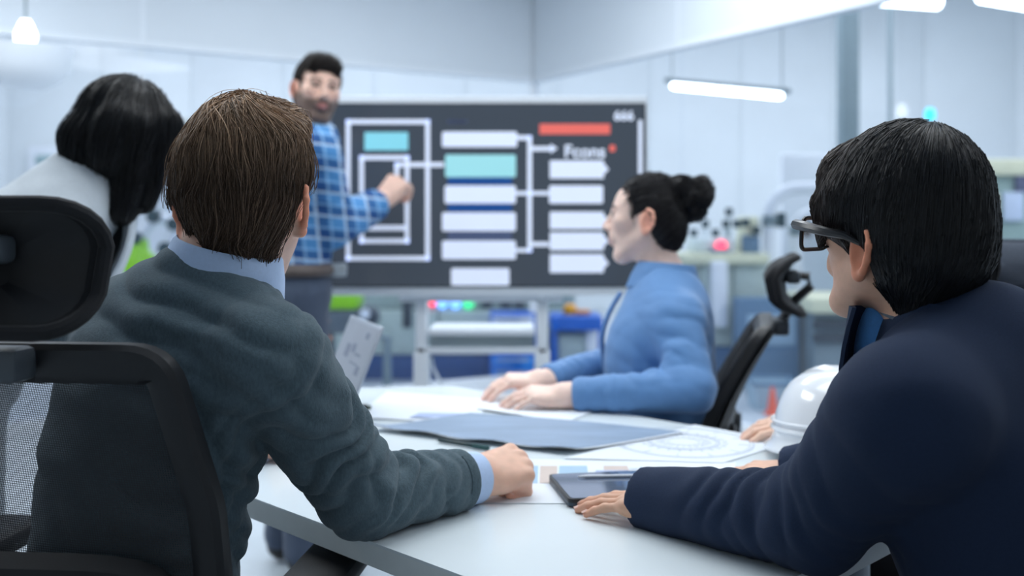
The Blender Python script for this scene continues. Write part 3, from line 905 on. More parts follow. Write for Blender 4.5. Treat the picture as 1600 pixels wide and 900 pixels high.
# ------------------------------------------------------------------ office chairs
def mesh_fabric(name):
    m = bpy.data.materials.new(name)
    m.use_nodes = True
    nt = m.node_tree
    b = nt.nodes['Principled BSDF']
    b.inputs['Base Color'].default_value = lin('#1b1e24')
    b.inputs['Roughness'].default_value = .6
    out = nt.nodes['Material Output']
    tc = nt.nodes.new('ShaderNodeTexCoord')
    sep = nt.nodes.new('ShaderNodeSeparateXYZ')
    nt.links.new(tc.outputs['UV'], sep.inputs['Vector'])
    def wave(sock, k, off):
        mu = nt.nodes.new('ShaderNodeMath'); mu.operation = 'MULTIPLY'; mu.inputs[1].default_value = k
        nt.links.new(sock, mu.inputs[0])
        s = nt.nodes.new('ShaderNodeMath'); s.operation = 'SINE'
        nt.links.new(mu.outputs[0], s.inputs[0])
        return s.outputs[0]
    a = nt.nodes.new('ShaderNodeMath'); a.operation = 'ADD'
    nt.links.new(sep.outputs['X'], a.inputs[0]); nt.links.new(sep.outputs['Y'], a.inputs[1])
    s_ = nt.nodes.new('ShaderNodeMath'); s_.operation = 'SUBTRACT'
    nt.links.new(sep.outputs['X'], s_.inputs[0]); nt.links.new(sep.outputs['Y'], s_.inputs[1])
    K_ = 2 * math.pi / .0046
    w1, w2 = wave(a.outputs[0], K_, 0), wave(s_.outputs[0], K_ * .8, 0)
    pr = nt.nodes.new('ShaderNodeMath'); pr.operation = 'MULTIPLY'
    nt.links.new(w1, pr.inputs[0]); nt.links.new(w2, pr.inputs[1])
    gt = nt.nodes.new('ShaderNodeMath'); gt.operation = 'GREATER_THAN'; gt.inputs[1].default_value = 0.16
    nt.links.new(pr.outputs[0], gt.inputs[0])
    mx = nt.nodes.new('ShaderNodeMixShader')
    t = nt.nodes.new('ShaderNodeBsdfTransparent')
    nt.links.new(gt.outputs[0], mx.inputs['Fac'])
    nt.links.new(b.outputs['BSDF'], mx.inputs[1])
    nt.links.new(t.outputs['BSDF'], mx.inputs[2])
    nt.links.new(mx.outputs['Shader'], out.inputs['Surface'])
    return m
M_mesh = mesh_fabric('chair_mesh')

def make_chair(label, loc, rz, recline=6.0, yb=-.21, seat_z=.45, head_tilt=0.0, arms=True, head_fab=None, solid=False, group='high-backed office chairs'):
    root = thing('office_chair', label, 'chair', (loc[0], loc[1], 0), rz, group)
    zb = seat_z + .08
    rec = math.radians(recline)
    def bk(s, t, d=0.0):
        """backrest coordinates: s sideways, t up the back, d towards the sitter"""
        bow = -.035 * (1 - (s / .25) ** 2) + .03 * math.sin(math.pi * t / .46)
        y = yb + bow + d
        return np.array([s, y * 1.0 - math.sin(rec) * t, zb + math.cos(rec) * t])
    # five star base
    mb = MB()
    for k in range(5):
        a = 2 * math.pi * k / 5 + .3
        mb.tube([(0, 0, .11), (.18 * math.cos(a), .18 * math.sin(a), .1), (.3 * math.cos(a), .3 * math.sin(a), .075)], [.03, .025, .018], 8, flat=.7)
    mb.build('star_base', M_black, root)
    for k in range(5):
        a = 2 * math.pi * k / 5 + .3
        c = MB()
        for s in (-.014, .014):
            c.cyl((.3 * math.cos(a) + s - .009, .3 * math.sin(a), .03), .03, .018, axis=0, seg=14)
        c.build('caster', M_black, root)
    MB().lathe((0, 0, .08), [(0, .035), (.15, .03), (.15, .02), (seat_z - .17, .02)], seg=16).build('gas_column', M_silver, root)
    MB().box((-.24, -.23, seat_z - .03), (.24, .25, seat_z + .03), .028).build('seat', M_blackfab, root)
    MB().box((-.1, -.12, seat_z - .09), (.1, .1, seat_z - .03), .015).build('tilt_mechanism', M_black, root)
    # back frame
    outl = rounded_poly([(-.205, 0), (.205, 0), (.243, .16), (.235, .27), (.197, .455), (-.197, .455), (-.235, .27), (-.243, .16)], [.08, .08, .2, .2, .055, .055, .2, .2], 6)
    rings = []
    m = len(outl)
    P2 = [np.array(p) for p in outl]
    for i in range(m):
        p, t = P2[i], nrm(P2[(i + 1) % m] - P2[i - 1])
        nrm2 = np.array([-t[1], t[0]])          # inward (outline runs counter-clockwise)
        w = .044 if p[1] > .435 else (.034 if p[1] > .05 else .05)
        prof = [(0, .010), (.006, .017), (w - .012, .014), (w, .004), (w, -.006), (w - .012, -.014), (.006, -.017), (0, -.010)]
        rings.append([bk(*(p + nrm2 * a), d) for a, d in prof])
    MB().loft(rings, cap=False, closed=True).build('back_frame', M_black, root)
    # mesh
    nx, ny = 14, 14
    vs, uv, fs = [], [], []
    def half(t):
        return np.interp(t, [0, .16, .27, .455], [.205, .243, .235, .197]) - .02
    for j in range(ny + 1):
        t = .03 + (.435 - .03) * j / ny
        for i in range(nx + 1):
            s = (2 * i / nx - 1) * half(t)
            vs.append(bk(s, t, .0)); uv.append((s, t))
    for j in range(ny):
        for i in range(nx):
            q = j * (nx + 1) + i
            fs.append((q, q + 1, q + nx + 2, q + nx + 1))
    mb = MB().add(vs, fs)
    if solid:
        mb.add([v_ + np.array([0, -.022, 0]) for v_ in vs], [tuple(reversed(f_)) for f_ in fs])
    o = mb.build('back_mesh', M_blackfab if solid else M_mesh, root)
    ul = o.data.uv_layers.new(name='UVMap')
    idx = np.zeros(len(o.data.loops), dtype=np.int32)
    o.data.loops.foreach_get('vertex_index', idx)
    ul.data.foreach_set('uv', np.array(uv * 2 if solid else uv, dtype=np.float32)[idx].ravel())
    # lumbar pad with two oval knobs
    pr = []
    for k in range(17):
        s = -.2 + .4 * k / 16
        e = .03 + .05 * (1 - abs(s / .2) ** 4) ** .5
        c = .145
        pr.append([bk(s, c + e * sy_, -.012 + dd) for sy_, dd in ((-1, .004), (-.85, -.016), (0, -.024), (.85, -.016), (1, .004), (.85, .014), (-.85, .014))])
    MB().loft(pr).build('lumbar_pad', M_blacksoft, root)
    for s in (-.095, .095):
        c = bk(s, .15, -.045)
        for nm, m_, r1, r2, dd in (('knob_ring', M_black, .036, .047, .0), ('knob', M_greyplas, .026, .037, -.008)):
            el = [[(c[0] + r1 * k_ * math.cos(a), c[1] + dd + y_, c[2] + r2 * k_ * math.sin(a)) for a in [2 * math.pi * j / 28 for j in range(28)]]
                  for y_, k_ in ((.02, 1.0), (-.004, 1.0), (-.009, .9), (-.009, .3))]
            MB().loft(el).build(nm, m_, root)
        el = [(c[0] + .026 * math.cos(a), c[1] - .0165, c[2] + .037 * math.sin(a)) for a in [2 * math.pi * j / 28 for j in range(28)]]
        MB().tube(el, .003, 6, closed=True).build('knob_rim', M_silver, root)
    # spine, headrest post and headrest
    MB().tube([bk(0, -.06, -.03), bk(0, .02, -.045), bk(0, .10, -.045), bk(0, .17, -.03)], [.03, .028, .026, .02], 10, flat=.6).build('spine', M_black, root)
    tp = bk(0, .44, -.02)
    MB().box(tp - np.array([.062, .024, .022]), tp + np.array([.062, .02, .014]), .008).build('post_bracket', M_greyplas, root)
    ht = math.radians(head_tilt)
    hc = bk(0, .455, 0) + np.array([0, -.012 - .05 * math.sin(rec), .082])
    def hp(s, v, d):
        y = d + .05 * (1 - (v / .07) ** 2) - .03 * (1 - (s / .135) ** 2)
        return np.array([hc[0] + s, hc[1] + y * math.cos(ht) - v * math.sin(ht), hc[2] + v * math.cos(ht) + y * math.sin(ht)])
    op = rounded_poly([(-.135, -.062), (.135, -.068), (.135, .066), (-.135, .066)], .042, 6)
    op = rounded_poly([(-.125, -.068), (.125, -.068), (.138, .066), (-.138, .066)], .042, 6)
    def hring(k, d):
        return [hp(a * k, b * k, d) for a, b in op]
    fab = head_fab or M_blackfab
    MB().loft([hring(.3, .012), hring(.8, .014), hring(.96, .008), hring(1.0, -.006), hring(.985, -.016), hring(.9, -.016), hring(.3, -.012)]).build('headrest_pad', fab, root)
    hd_ = MB().tube([hp(a * .985, b * .97, -.018) for a, b in op], .0085, 10, closed=True).build('headrest_piping', fab, root)
    MB().loft([hring(.3, -.016), hring(.82, -.019), hring(.87, -.016), hring(.87, -.008), hring(.3, -.01)]).build('headrest_shell', M_blacksoft, root)
    q0 = hp(0, .015, -.02)
    mb = MB()
    mb.tube([tp + np.array([0, -.006, .0]), tp + np.array([0, -.03, .05]), (q0[0], q0[1] - .055, q0[2] - .02), (q0[0], q0[1] - .05, q0[2] + .004), (q0[0], q0[1] + .01, q0[2] + .008)],
            [.024, .022, .02, .019, .018], 10, flat=.55)
    mb.build('headrest_post', M_black, root)
    MB().box(q0 + np.array([-.05, -.03, -.012]), q0 + np.array([.05, .004, .018]), .008).build('headrest_hinge', M_greyplas, root)
    if arms:
        for s in (-1, 1):
            MB().box((s * .27 - .045, -.02, .655), (s * .27 + .045, .25, .69), .015).build('armrest', M_blacksoft, root)
            MB().tube([(s * .22, .02, seat_z - .02), (s * .27, .04, seat_z + .02), (s * .27, .06, .66)], [.022, .025, .022], 10, flat=.6).build('arm_post', M_black, root)
    return root

make_chair('black mesh-backed office chair with headrest, nearest the camera behind the grey sweater', (-.532, 1.315), -.10, seat_z=.490, recline=3)
make_chair('black office chair with curved headrest tilted far back behind the blue blouse', (.385, 2.44), 1.337, recline=21, yb=-.05, solid=True, seat_z=.42, head_tilt=-4)
make_chair('dark grey office chair whose headrest shows past the black bob haircut', (.86, 1.86), 2.36, recline=4, head_fab=mat('charcoal_fabric', '#3d4552', .85, noise=.1, nscale=200, bump=.3, bscale=800, bdist=.001), seat_z=.43)
make_chair('black office chair carrying the glasses wearer in the navy jacket', (.66, 1.06), .894, recline=4, seat_z=.45)
# ------------------------------------------------------------------ organic surfaces: smooth-union distance field, then surface nets
def vnoise(p, seed=0):
    """cheap value noise on an (n,3) array, about -1..1"""
    p = np.asarray(p, np.float32)
    i = np.floor(p).astype(np.int64)
    f = p - i
    f = f * f * (3 - 2 * f)
    def h(a, b, c):
        n = (a * 374761393 + b * 668265263 + c * 2147483647 + seed * 974711) & 0x7fffffff
        n = ((n ^ (n >> 13)) * 1274126177) & 0x7fffffff
        return ((n ^ (n >> 16)) & 0xffff).astype(np.float32) / 32767.5 - 1
    r = 0
    for dx in (0, 1):
        for dy in (0, 1):
            for dz in (0, 1):
                w = (f[:, 0] if dx else 1 - f[:, 0]) * (f[:, 1] if dy else 1 - f[:, 1]) * (f[:, 2] if dz else 1 - f[:, 2])
                r = r + w * h(i[:, 0] + dx, i[:, 1] + dy, i[:, 2] + dz)
    return r

class Prim:
    """one shape: fn(points) -> distance, a bounding box, blend radius k, op '+' or '-'"""
    def __init__(s, fn, lo, hi, k=.01, op='+'):
        s.fn, s.lo, s.hi, s.k, s.op = fn, np.asarray(lo, float), np.asarray(hi, float), k, op

def rc(a, b, r1, r2=None, k=.012, op='+'):
    a, b = np.asarray(a, np.float32), np.asarray(b, np.float32)
    r2 = r1 if r2 is None else r2
    ba = b - a
    L = float(ba @ ba) + 1e-12
    def fn(p):
        pa = p - a
        h = np.clip(pa @ ba / L, 0, 1)
        return np.linalg.norm(pa - h[:, None] * ba, axis=1) - (r1 + (r2 - r1) * h)
    R = max(r1, r2)
    return Prim(fn, np.minimum(a, b) - R, np.maximum(a, b) + R, k, op)

def ell(c, r, R=None, k=.012, op='+'):
    c = np.asarray(c, np.float32)
    r = np.asarray(r, np.float32)
    R = np.eye(3, dtype=np.float32) if R is None else np.asarray(R, np.float32)
    def fn(p):
        q = (p - c) @ R
        k0 = np.linalg.norm(q / r, axis=1)
        k1 = np.linalg.norm(q / (r * r), axis=1) + 1e-9
        return np.where(k0 < 1e-4, -r.min(), k0 * (k0 - 1) / k1)
    e = np.abs(R) @ r
    return Prim(fn, c - e, c + e, k, op)

def rbox(c, half, R, rad=.01, k=.01, op='+'):
    c = np.asarray(c, np.float32)
    half = np.asarray(half, np.float32)
    R = np.asarray(R, np.float32)
    def fn(p):
        q = np.abs((p - c) @ R) - (half - rad)
        return np.linalg.norm(np.maximum(q, 0), axis=1) + np.minimum(q.max(1), 0) - rad
    e = np.abs(R) @ half
    return Prim(fn, c - e, c + e, k, op)

def half_space(p0, n, k=.004, op='&'):
    """keeps the side the normal points away from"""
    p0, n = np.asarray(p0, np.float32), nrm(n).astype(np.float32)
    return Prim(lambda p: (p - p0) @ n, (-1e3,) * 3, (1e3,) * 3, k, op)

def trunk(st, k=.03, n=5, grow=0.0):
    """stations (centre, half width, half depth, side vector): short elliptical capsules between them"""
    C = spline([s[0] for s in st], (len(st) - 1) * n + 1)
    W = spline([(s[1], s[2], 0) for s in st], (len(st) - 1) * n + 1)
    S = spline([s[3] for s in st], (len(st) - 1) * n + 1)
    out = []
    for i in range(len(C) - 1):
        a, b = C[i].astype(np.float32), C[i + 1].astype(np.float32)
        ax = nrm(b - a)
        sd = nrm((S[i] + S[i + 1]) / 2)
        sd = nrm(sd - ax * (sd @ ax))
        fr = np.cross(ax, sd)
        R = np.stack([sd, fr, ax], 1).astype(np.float32)
        w0, w1 = W[i], W[i + 1]
        L = float(np.linalg.norm(b - a))
        def fn(p, a=a, R=R, w0=w0, w1=w1, L=L):
            q = (p - a) @ R
            h = np.clip(q[:, 2] / L, 0, 1)
            rx = w0[0] + (w1[0] - w0[0]) * h + grow
            ry = w0[1] + (w1[1] - w0[1]) * h + grow
            z = q[:, 2] - h * L
            k0 = np.sqrt((q[:, 0] / rx) ** 2 + (q[:, 1] / ry) ** 2 + (z / np.minimum(rx, ry)) ** 2)
            k1 = np.sqrt((q[:, 0] / rx ** 2) ** 2 + (q[:, 1] / ry ** 2) ** 2 + (z / np.minimum(rx, ry) ** 2) ** 2) + 1e-6
            return np.where(k0 < 1e-4, -np.minimum(rx, ry), k0 * (k0 - 1) / k1)
        m = max(w0.max(), w1.max()) + grow
        out.append(Prim(fn, np.minimum(a, b) - m, np.maximum(a, b) + m, .004 if i else k, '+'))
    return out

def field(prims, P):
    d = np.full(len(P), .3, np.float32)
    for q in prims:
        x = q.fn(P).astype(np.float32)
        d = blend(d, x, q)
    return d

def blend(d, x, q):
    k = q.k
    if q.op == '+':
        h = np.maximum(k - np.abs(d - x), 0) / k
        return np.minimum(d, x) - h * h * k * .25
    if q.op == '-':
        x = -x
    h = np.maximum(k - np.abs(d - x), 0) / k
    return np.maximum(d, x) + h * h * k * .25

def surface(prims, h, lo=None, hi=None, B=8):
    """(vertices, quads) of the zero level of the field, spacing h; closed where the box lo-hi cuts it"""
    adds = [q for q in prims if q.op == '+']
    L0 = np.min([q.lo for q in adds], 0) - 3 * h
    H0 = np.max([q.hi for q in adds], 0) + 3 * h
    lo_c = lo is not None
    if lo is not None: L0 = np.maximum(L0, lo)
    if hi is not None: H0 = np.minimum(H0, hi)
    nb = np.ceil((H0 - L0) / (h * B)).astype(int)
    bx = np.stack(np.meshgrid(*[np.arange(k) for k in nb], indexing='ij'), -1).reshape(-1, 3)
    ctr = (L0 + (bx + .5) * B * h).astype(np.float32)
    d = field(prims, ctr)
    rad = B * h * .5 * math.sqrt(3)
    keep = np.abs(d) < rad * 1.25 + .018
    val = np.where(d > 0, 1.0, -1.0).astype(np.float32)
    G = np.repeat(np.repeat(np.repeat(val.reshape(nb), B, 0), B, 1), B, 2)
    kb = bx[keep]
    off = np.stack(np.meshgrid(*[np.arange(B)] * 3, indexing='ij'), -1).reshape(-1, 3)
    pts = (L0 + (kb[:, None, :] * B + off[None]) * h).astype(np.float32)
    D = np.full(pts.shape[:2], .3, np.float32)
    bl, bh = L0 + kb * B * h, L0 + (kb + 1) * B * h
    for q in prims:
        mg = q.k + (.02 if q.op == '+' else 0.002)
        sel = np.all((bl <= q.hi + mg) & (bh >= q.lo - mg), 1)
        if not sel.any():
            continue
        P = pts[sel].reshape(-1, 3)
        D[sel] = blend(D[sel].reshape(-1), q.fn(P).astype(np.float32), q).reshape(-1, B ** 3)
    idx = kb[:, None, :] * B + off[None]
    G[idx[..., 0], idx[..., 1], idx[..., 2]] = D
    for a in range(3):                                    # close at the border
        sl = [slice(None)] * 3
        for e in (0, -1):
            sl[a] = e
            G[tuple(sl)] = np.maximum(G[tuple(sl)], h * .5)
    return nets(G, L0, h)

def nets(G, L0, h):
    S = G < 0
    nx, ny, nz = G.shape
    c = np.zeros((nx - 1, ny - 1, nz - 1), np.uint8)
    for i in (0, 1):
        for j in (0, 1):
            for k in (0, 1):
                c += S[i:nx - 1 + i, j:ny - 1 + j, k:nz - 1 + k]
    act = (c > 0) & (c < 8)
    I = np.argwhere(act)
    vid = np.full(act.shape, -1, np.int64)
    vid[act] = np.arange(len(I))
    acc = np.zeros((len(I), 3))
    cnt = np.zeros(len(I))
    cor = [(i, j, k) for i in (0, 1) for j in (0, 1) for k in (0, 1)]
    gv = {o: G[I[:, 0] + o[0], I[:, 1] + o[1], I[:, 2] + o[2]] for o in cor}
    for a in cor:
        for ax in range(3):
            if a[ax] == 0:
                b = list(a); b[ax] = 1; b = tuple(b)
                ga, gb = gv[a], gv[b]
                m = (ga < 0) != (gb < 0)
                t = np.where(m, ga / np.where(m, ga - gb, 1), 0)
                p = np.array(a, float)[None] + 0 * acc
                p[:, ax] += t
                acc += np.where(m[:, None], p, 0)
                cnt += m
    V = L0 + (I + acc / cnt[:, None]) * h
    F = []
    for ax in range(3):
        b, d = (ax + 1) % 3, (ax + 2) % 3
        s0 = [slice(None)] * 3; s1 = [slice(None)] * 3
        s0[ax] = slice(0, -1); s1[ax] = slice(1, None)
        ch = S[tuple(s0)] != S[tuple(s1)]
        E = np.argwhere(ch)
        E = E[(E[:, b] > 0) & (E[:, d] > 0) & (E[:, b] < G.shape[b] - 1) & (E[:, d] < G.shape[d] - 1)]
        inside = S[E[:, 0], E[:, 1], E[:, 2]]
        q = []
        for ob, od in ((-1, -1), (0, -1), (0, 0), (-1, 0)):
            e = E.copy(); e[:, b] += ob; e[:, d] += od
            q.append(vid[e[:, 0], e[:, 1], e[:, 2]])
        q = np.stack(q, 1)
        q[~inside] = q[~inside][:, ::-1]
        F.append(q)
    F = np.concatenate(F)
    F = F[(F >= 0).all(1)]
    return V, F

def normals(V, F):
    n = np.cross(V[F[:, 2]] - V[F[:, 0]], V[F[:, 3]] - V[F[:, 1]])
    N = np.zeros_like(V)
    for i in range(4):
        np.add.at(N, F[:, i], n)
    return N / (np.linalg.norm(N, axis=1)[:, None] + 1e-12)

def relax(V, F, it=2, lam=.5):
    n = len(V)
    a = np.concatenate([F[:, i] for i in range(4)] + [F[:, (i + 1) % 4] for i in range(4)])
    b = np.concatenate([F[:, (i + 1) % 4] for i in range(4)] + [F[:, i] for i in range(4)])
    deg = np.bincount(a, minlength=n)[:, None].astype(float)
    for k in range(it * 2):
        s = np.stack([np.bincount(a, weights=V[b, j], minlength=n) for j in range(3)], 1)
        V = V + (lam if k % 2 == 0 else -lam * 1.03) * (s / np.maximum(deg, 1) - V)
    return V

def link_mesh(name, V, F, m, parent=None, base=(0, 0, 0), cols=None, **props):
    me = bpy.data.meshes.new(name)
    V = np.asarray(V, np.float32) - np.asarray(base, np.float32)
    F = np.asarray(F, np.int32)
    k = F.shape[1]
    me.vertices.add(len(V)); me.vertices.foreach_set('co', V.ravel())
    me.loops.add(F.size); me.loops.foreach_set('vertex_index', F.ravel())
    me.polygons.add(len(F)); me.polygons.foreach_set('loop_start', np.arange(len(F), dtype=np.int32) * k)
    me.update(calc_edges=True)
    me.validate()
    me.polygons.foreach_set('use_smooth', np.ones(len(me.polygons), bool))
    me.materials.append(m)
    if cols is not None:
        at_ = me.color_attributes.new('Col', 'FLOAT_COLOR', 'POINT')
        c4 = np.ones((len(V), 4), np.float32); c4[:, :3] = cols
        at_.data.foreach_set('color', c4.ravel())
    o = bpy.data.objects.new(name, me)
    COL.objects.link(o)
    if parent is not None: o.parent = parent
    else: o.location = base
    for a, b in props.items(): o[a] = b
    return o

def joined(parts):
    vs, fs, n = [], [], 0
    for V, F in parts:
        vs.append(V); fs.append(F + n); n += len(V)
    return np.concatenate(vs), np.concatenate(fs)

def folds_near(V, N, joint, axis, R, lam, amp, seed=0, inner=None, warp=1.2):
    """soft cloth folds around a joint: rounded ridges, narrow valleys, running across axis"""
    q = V - np.asarray(joint)
    axis = nrm(axis)
    s = q @ axis
    w = np.exp(-(np.linalg.norm(q, axis=1) / R) ** 2)
    if inner is not None:
        w = w * np.clip(.45 + .8 * (N @ nrm(inner)), 0, 1.2)
    s = s + warp * lam * .5 * vnoise(V / (lam * 2.3), seed) + .25 * lam * vnoise(V / (lam * .9), seed + 3)
    return V + N * (amp * w * (np.abs(np.sin(math.pi * s / lam)) - .55))[:, None]

def drape(V, N, amp, sc, seed=0, stretch=(1, 1, 1), mask=None):
    q = V * np.array(stretch)
    d = vnoise(q / sc, seed) + .5 * vnoise(q / (sc * .5), seed + 5)
    r = 1 - 2 * np.abs(vnoise(q / (sc * 1.3) + 7, seed + 9))
    d = amp * (.6 * d + .5 * r)
    if mask is not None: d = d * mask
    return V + N * d[:, None]

# ------------------------------------------------------------------ anatomy
def frame(fwd, up):
    f = nrm(fwd); u = np.asarray(up, float); u = nrm(u - f * (u @ f))
    return np.stack([np.cross(f, u), f, u], 1)          # columns: right, forward, up

def head_prims(c, R, s=1.0, female=False, ear_dz=-.008):
    c = np.asarray(c, float)
    def w(x, y, z): return c + R @ (np.array([x, y, z]) * s)
    def E(p, r, k=.012, op='+', Q=None):
        return ell(w(*p), np.array(r) * s, R if Q is None else R @ Q, k, op)
    def C(a, b, r1, r2=None, k=.01, op='+'):
        return rc(w(*a), w(*b), r1 * s, (r1 if r2 is None else r2) * s, k, op)
    j = .93 if female else 1.0
    P = [E((0, -.014, .036), (.074, .093, .087)), E((0, .03, .03), (.062, .058, .062), .02), E((0, .034, -.026), (.057 * j, .058, .075), .02),
         E((0, .06, -.1), (.024 * j, .022, .018), .02)]
    for e in (-1, 1):
        P += [C((e * .055 * j, -.002, -.045), (e * .018 * j, .064, -.1), .017, .015, .025), E((e * .042, .056, -.008), (.021, .023, .02), .02)]
    P += [C((e * .012, .084, .03), (e * .044, .07, .032), .0085 if not female else .0065, None, .012) for e in (-1, 1)]
    P += [E((e * .031, .1, .012), (.0175, .016, .0115), .012, '-') for e in (-1, 1)]
    P += [E((e * .031, .077, .012), (.013, .0125, .0125), .003) for e in (-1, 1)]
    P += [C((e * .020, .088, .0195), (e * .042, .080, .018), .003, None, .003) for e in (-1, 1)]
    P += [C((0, .087, .022), (0, .112, -.02), .0065, .0098, .012)] + [E((e * .0115, .1, -.025), (.0085, .0095, .008), .008) for e in (-1, 1)]
    P += [E((0, .088, -.052), (.024, .012, .02), .015)]
    for z, r in ((-.052, .0052), (-.0625, .0062)):
        P += [C((-.021, .084, -.058), (0, .0955, z), r * .7, r, .005), C((0, .0955, z), (.021, .084, -.058), r, r * .7, .005)]
    P += [C((-.018, .096, -.0575), (.018, .096, -.0575), .0018, None, .003, '-')]
    for e in (-1, 1):                                      # ears
        def ep(y, z, o=0): return (e * (.071 + .5 * (.01 - y) + o), y - .012, z + ear_dz)
        rim = [(.008, .002), (.011, .016), (.006, .029), (-.008, .035), (-.021, .028), (-.026, .012), (-.023, -.006), (-.014, -.021), (-.003, -.03), (.006, -.024)]
        th = np.array([0, 0, 0])
        Q = np.array([[math.cos(.45), -e * math.sin(.45) * -1, 0], [e * math.sin(.45) * -1, math.cos(.45), 0], [0, 0, 1]])
        P += [E(ep(-.006, .002, -.002), (.005, .017, .028), .006, '+', Q)]
        P += [E(ep(-.002, .0, .006), (.0055, .009, .013), .005, '-', Q)]
        for a, b in zip(rim[:-1], rim[1:]):
            P += [C(ep(*a), ep(*b), .0042, None, .004)]
        P += [E(ep(.0, -.027), (.006, .008, .008), .006), E((e * .07, -.005, ear_dz), (.008, .012, .022), .01)]
    return P

def neck_prims(hc, R, s, nb, r, chest=None):
    a = np.asarray(hc) + R @ (np.array([0, -.022, -.05]) * s)
    P = [rc(a, nb, r * .96, r * 1.08, .03)]
    if chest is not None:
        P += [rc(nb, chest, r * 1.1, r * 1.3, .04)]
    return P

def face_cols(V, c, R, s, base, lip, stub=None, brow=(.02, .015, .012), female=False):
    q = ((V - np.asarray(c)) @ R) / s
    n = len(V)
    col = np.tile(np.array(base, float), (n, 1))
    col *= (1 + .05 * vnoise(q / .02, 4))[:, None]
    x, y, z = q.T
    def mix(w, cc):
        nonlocal col
        w = np.clip(w, 0, 1)[:, None]
        col = col * (1 - w) + np.array(cc) * w
    ax = np.abs(x)
    blush = np.exp(-(((ax - .04) / .018) ** 2 + ((z + .02) / .018) ** 2)) * (y > .03) * .25
    mix(blush, np.array(base) * (1.05, .78, .74))
    nose = np.exp(-((x / .014) ** 2 + ((z + .022) / .012) ** 2)) * (y > .09) * .25
    mix(nose, np.array(base) * (1.0, .78, .74))
    ear = np.clip((ax - .072) / .008, 0, 1) * (y < .03) * (np.abs(z + .015) < .055) * .75
    mix(ear, np.array(base) * (1.12, .66, .52))
    if stub is not None:
        b = np.clip((-.028 - z) / .014, 0, 1) * (y > -.02) * np.clip(1.2 - ((z + .056) ** 2 + x ** 2) / .00012 * 0, 0, 1)
        b = np.maximum(b, np.clip((-.033 - z) / .006, 0, 1) * (y > .07) * (ax < .03))
        b = np.maximum(b, np.clip((ax - .052) / .008, 0, 1) * np.clip((-.005 - z) / .02, 0, 1) * (y > -.01) * (y < .05))
        b *= np.clip((z + .155) / .03, 0, 1)
        mix(.86 * b, stub)
    lipm = np.clip(1.35 - np.sqrt((x / .021) ** 2 + ((z + .0575) / .0115) ** 2) * 1.1, 0, 1) * (y > .08)
    mix(lipm * 1.4, lip)
    mix((np.abs(z + .0575) < .0014) * (ax < .019) * (y > .08) * .6, np.array(lip) * .35)
    bz = .036 + .012 * (ax - .03) - 14 * (ax - .032) ** 2
    mix(np.clip(1.6 - np.abs(z - bz) / .004, 0, 1) * (ax > .012) * (ax < .05) * (y > .05) * .85, brow)
    d = np.sqrt((ax - .031) ** 2 + (z - .012) ** 2)
    eye = (y > .072) & (np.abs(z - .012) < .0062) & (np.abs(ax - .031) < .0135)
    mix(eye * .95, (.34, .30, .28))
    mix(eye * (d < .0062), (.05, .035, .025))
    mix((y > .07) * (np.abs(z - .0195) < .0030) * (np.abs(ax - .031) < .015) * .9, (.03, .02, .018))
    mix(np.exp(-(((ax - .030) / .016) ** 2 + ((z - .014) / .012) ** 2)) * (y > .05) * .3, np.array(base) * (.62, .5, .48))  # brow shade around the eyes put into the skin colour
    return col

def hand_prims(w, f, u, thumb_side, bends, spread=(.16, .05, -.06, -.18), thumb=(.75, -.25, .35, .3), s=1.0, fdir=None):
    """w wrist, f towards the knuckles, u out of the back of the hand; bends = (mcp, pip, dip) for each finger"""
    w = np.asarray(w, float)
    f = nrm(f); u = nrm(np.asarray(u, float) - f * (np.asarray(u, float) @ f))
    sd = np.cross(u, f) * thumb_side                       # towards the thumb
    def pt(a, b, c): return w + s * (f * a + sd * b + u * c)
    R = np.stack([f, sd, u], 1)
    P = [rc(pt(-.03, 0, 0), pt(.01, 0, 0), .0265 * s, .025 * s, .02)]
    base = [(.088, .030), (.092, .010), (.088, -.011), (.079, -.030)]
    ln = [(.043, .025, .020), (.048, .029, .021), (.044, .027, .021), (.034, .020, .018)]
    rad = [.0092, .0094, .0089, .0078]
    for i, ((a, b), l, r) in enumerate(zip(base, ln, rad)):
        P += [rc(pt(.012, b * .55, 0), pt(a, b, .001), .0165 * s, (r + .0028) * s, .012)]
    P += [ell(pt(.05, .0, -.003), np.array([.045, .036, .014]) * s, R, .012), ell(pt(.035, .024, -.010), np.array([.03, .016, .015]) * s, R, .012),
          ell(pt(.04, -.026, -.008), np.array([.032, .012, .013]) * s, R, .012)]
    if bends[1][0] > 1.0:                                   # a closed fist: the palm fills the space inside the fingers
        P += [ell(pt(.075, -.002, -.022), np.array([.026, .034, .022]) * s, R, .01)]
    tips = []
    for i in range(4):
        a, b = base[i]
        ang = 0.0
        sp = spread[i]
        p = pt(a, b, .001)
        P += [rc(p, p, (rad[i] + .0022) * s, None, .006)]
        for j in range(3):
            ang += bends[i][j]
            d = (f * math.cos(sp) + sd * math.sin(sp)) * math.cos(ang) - u * math.sin(ang)
            q = p + d * ln[i][j] * s
            r0, r1 = rad[i] * (1 - .09 * j), rad[i] * (1 - .09 * (j + 1))
            P += [rc(p, q, r0 * s, r1 * s, .004)]
            p = q
        tips.append((p, d, u))
    az, el, b1, b2 = thumb
    p = pt(.018, .022, -.008)
    d = nrm(f * math.cos(az) + sd * math.sin(az) + u * el)
    for j, (l, r0, r1) in enumerate(((.042, .0165, .0115), (.032, .0112, .0100), (.025, .0100, .0078))):
        if j:
            d = nrm(d + (f * 1.0 - sd * .8 - u * .35) * (b1 if j == 1 else b2))
        q = p + d * l * s
        P += [rc(p, q, r0 * s, r1 * s, .010 if j == 0 else .004)]
        p = q
    tips.append((p, d, u))
    return P, tips

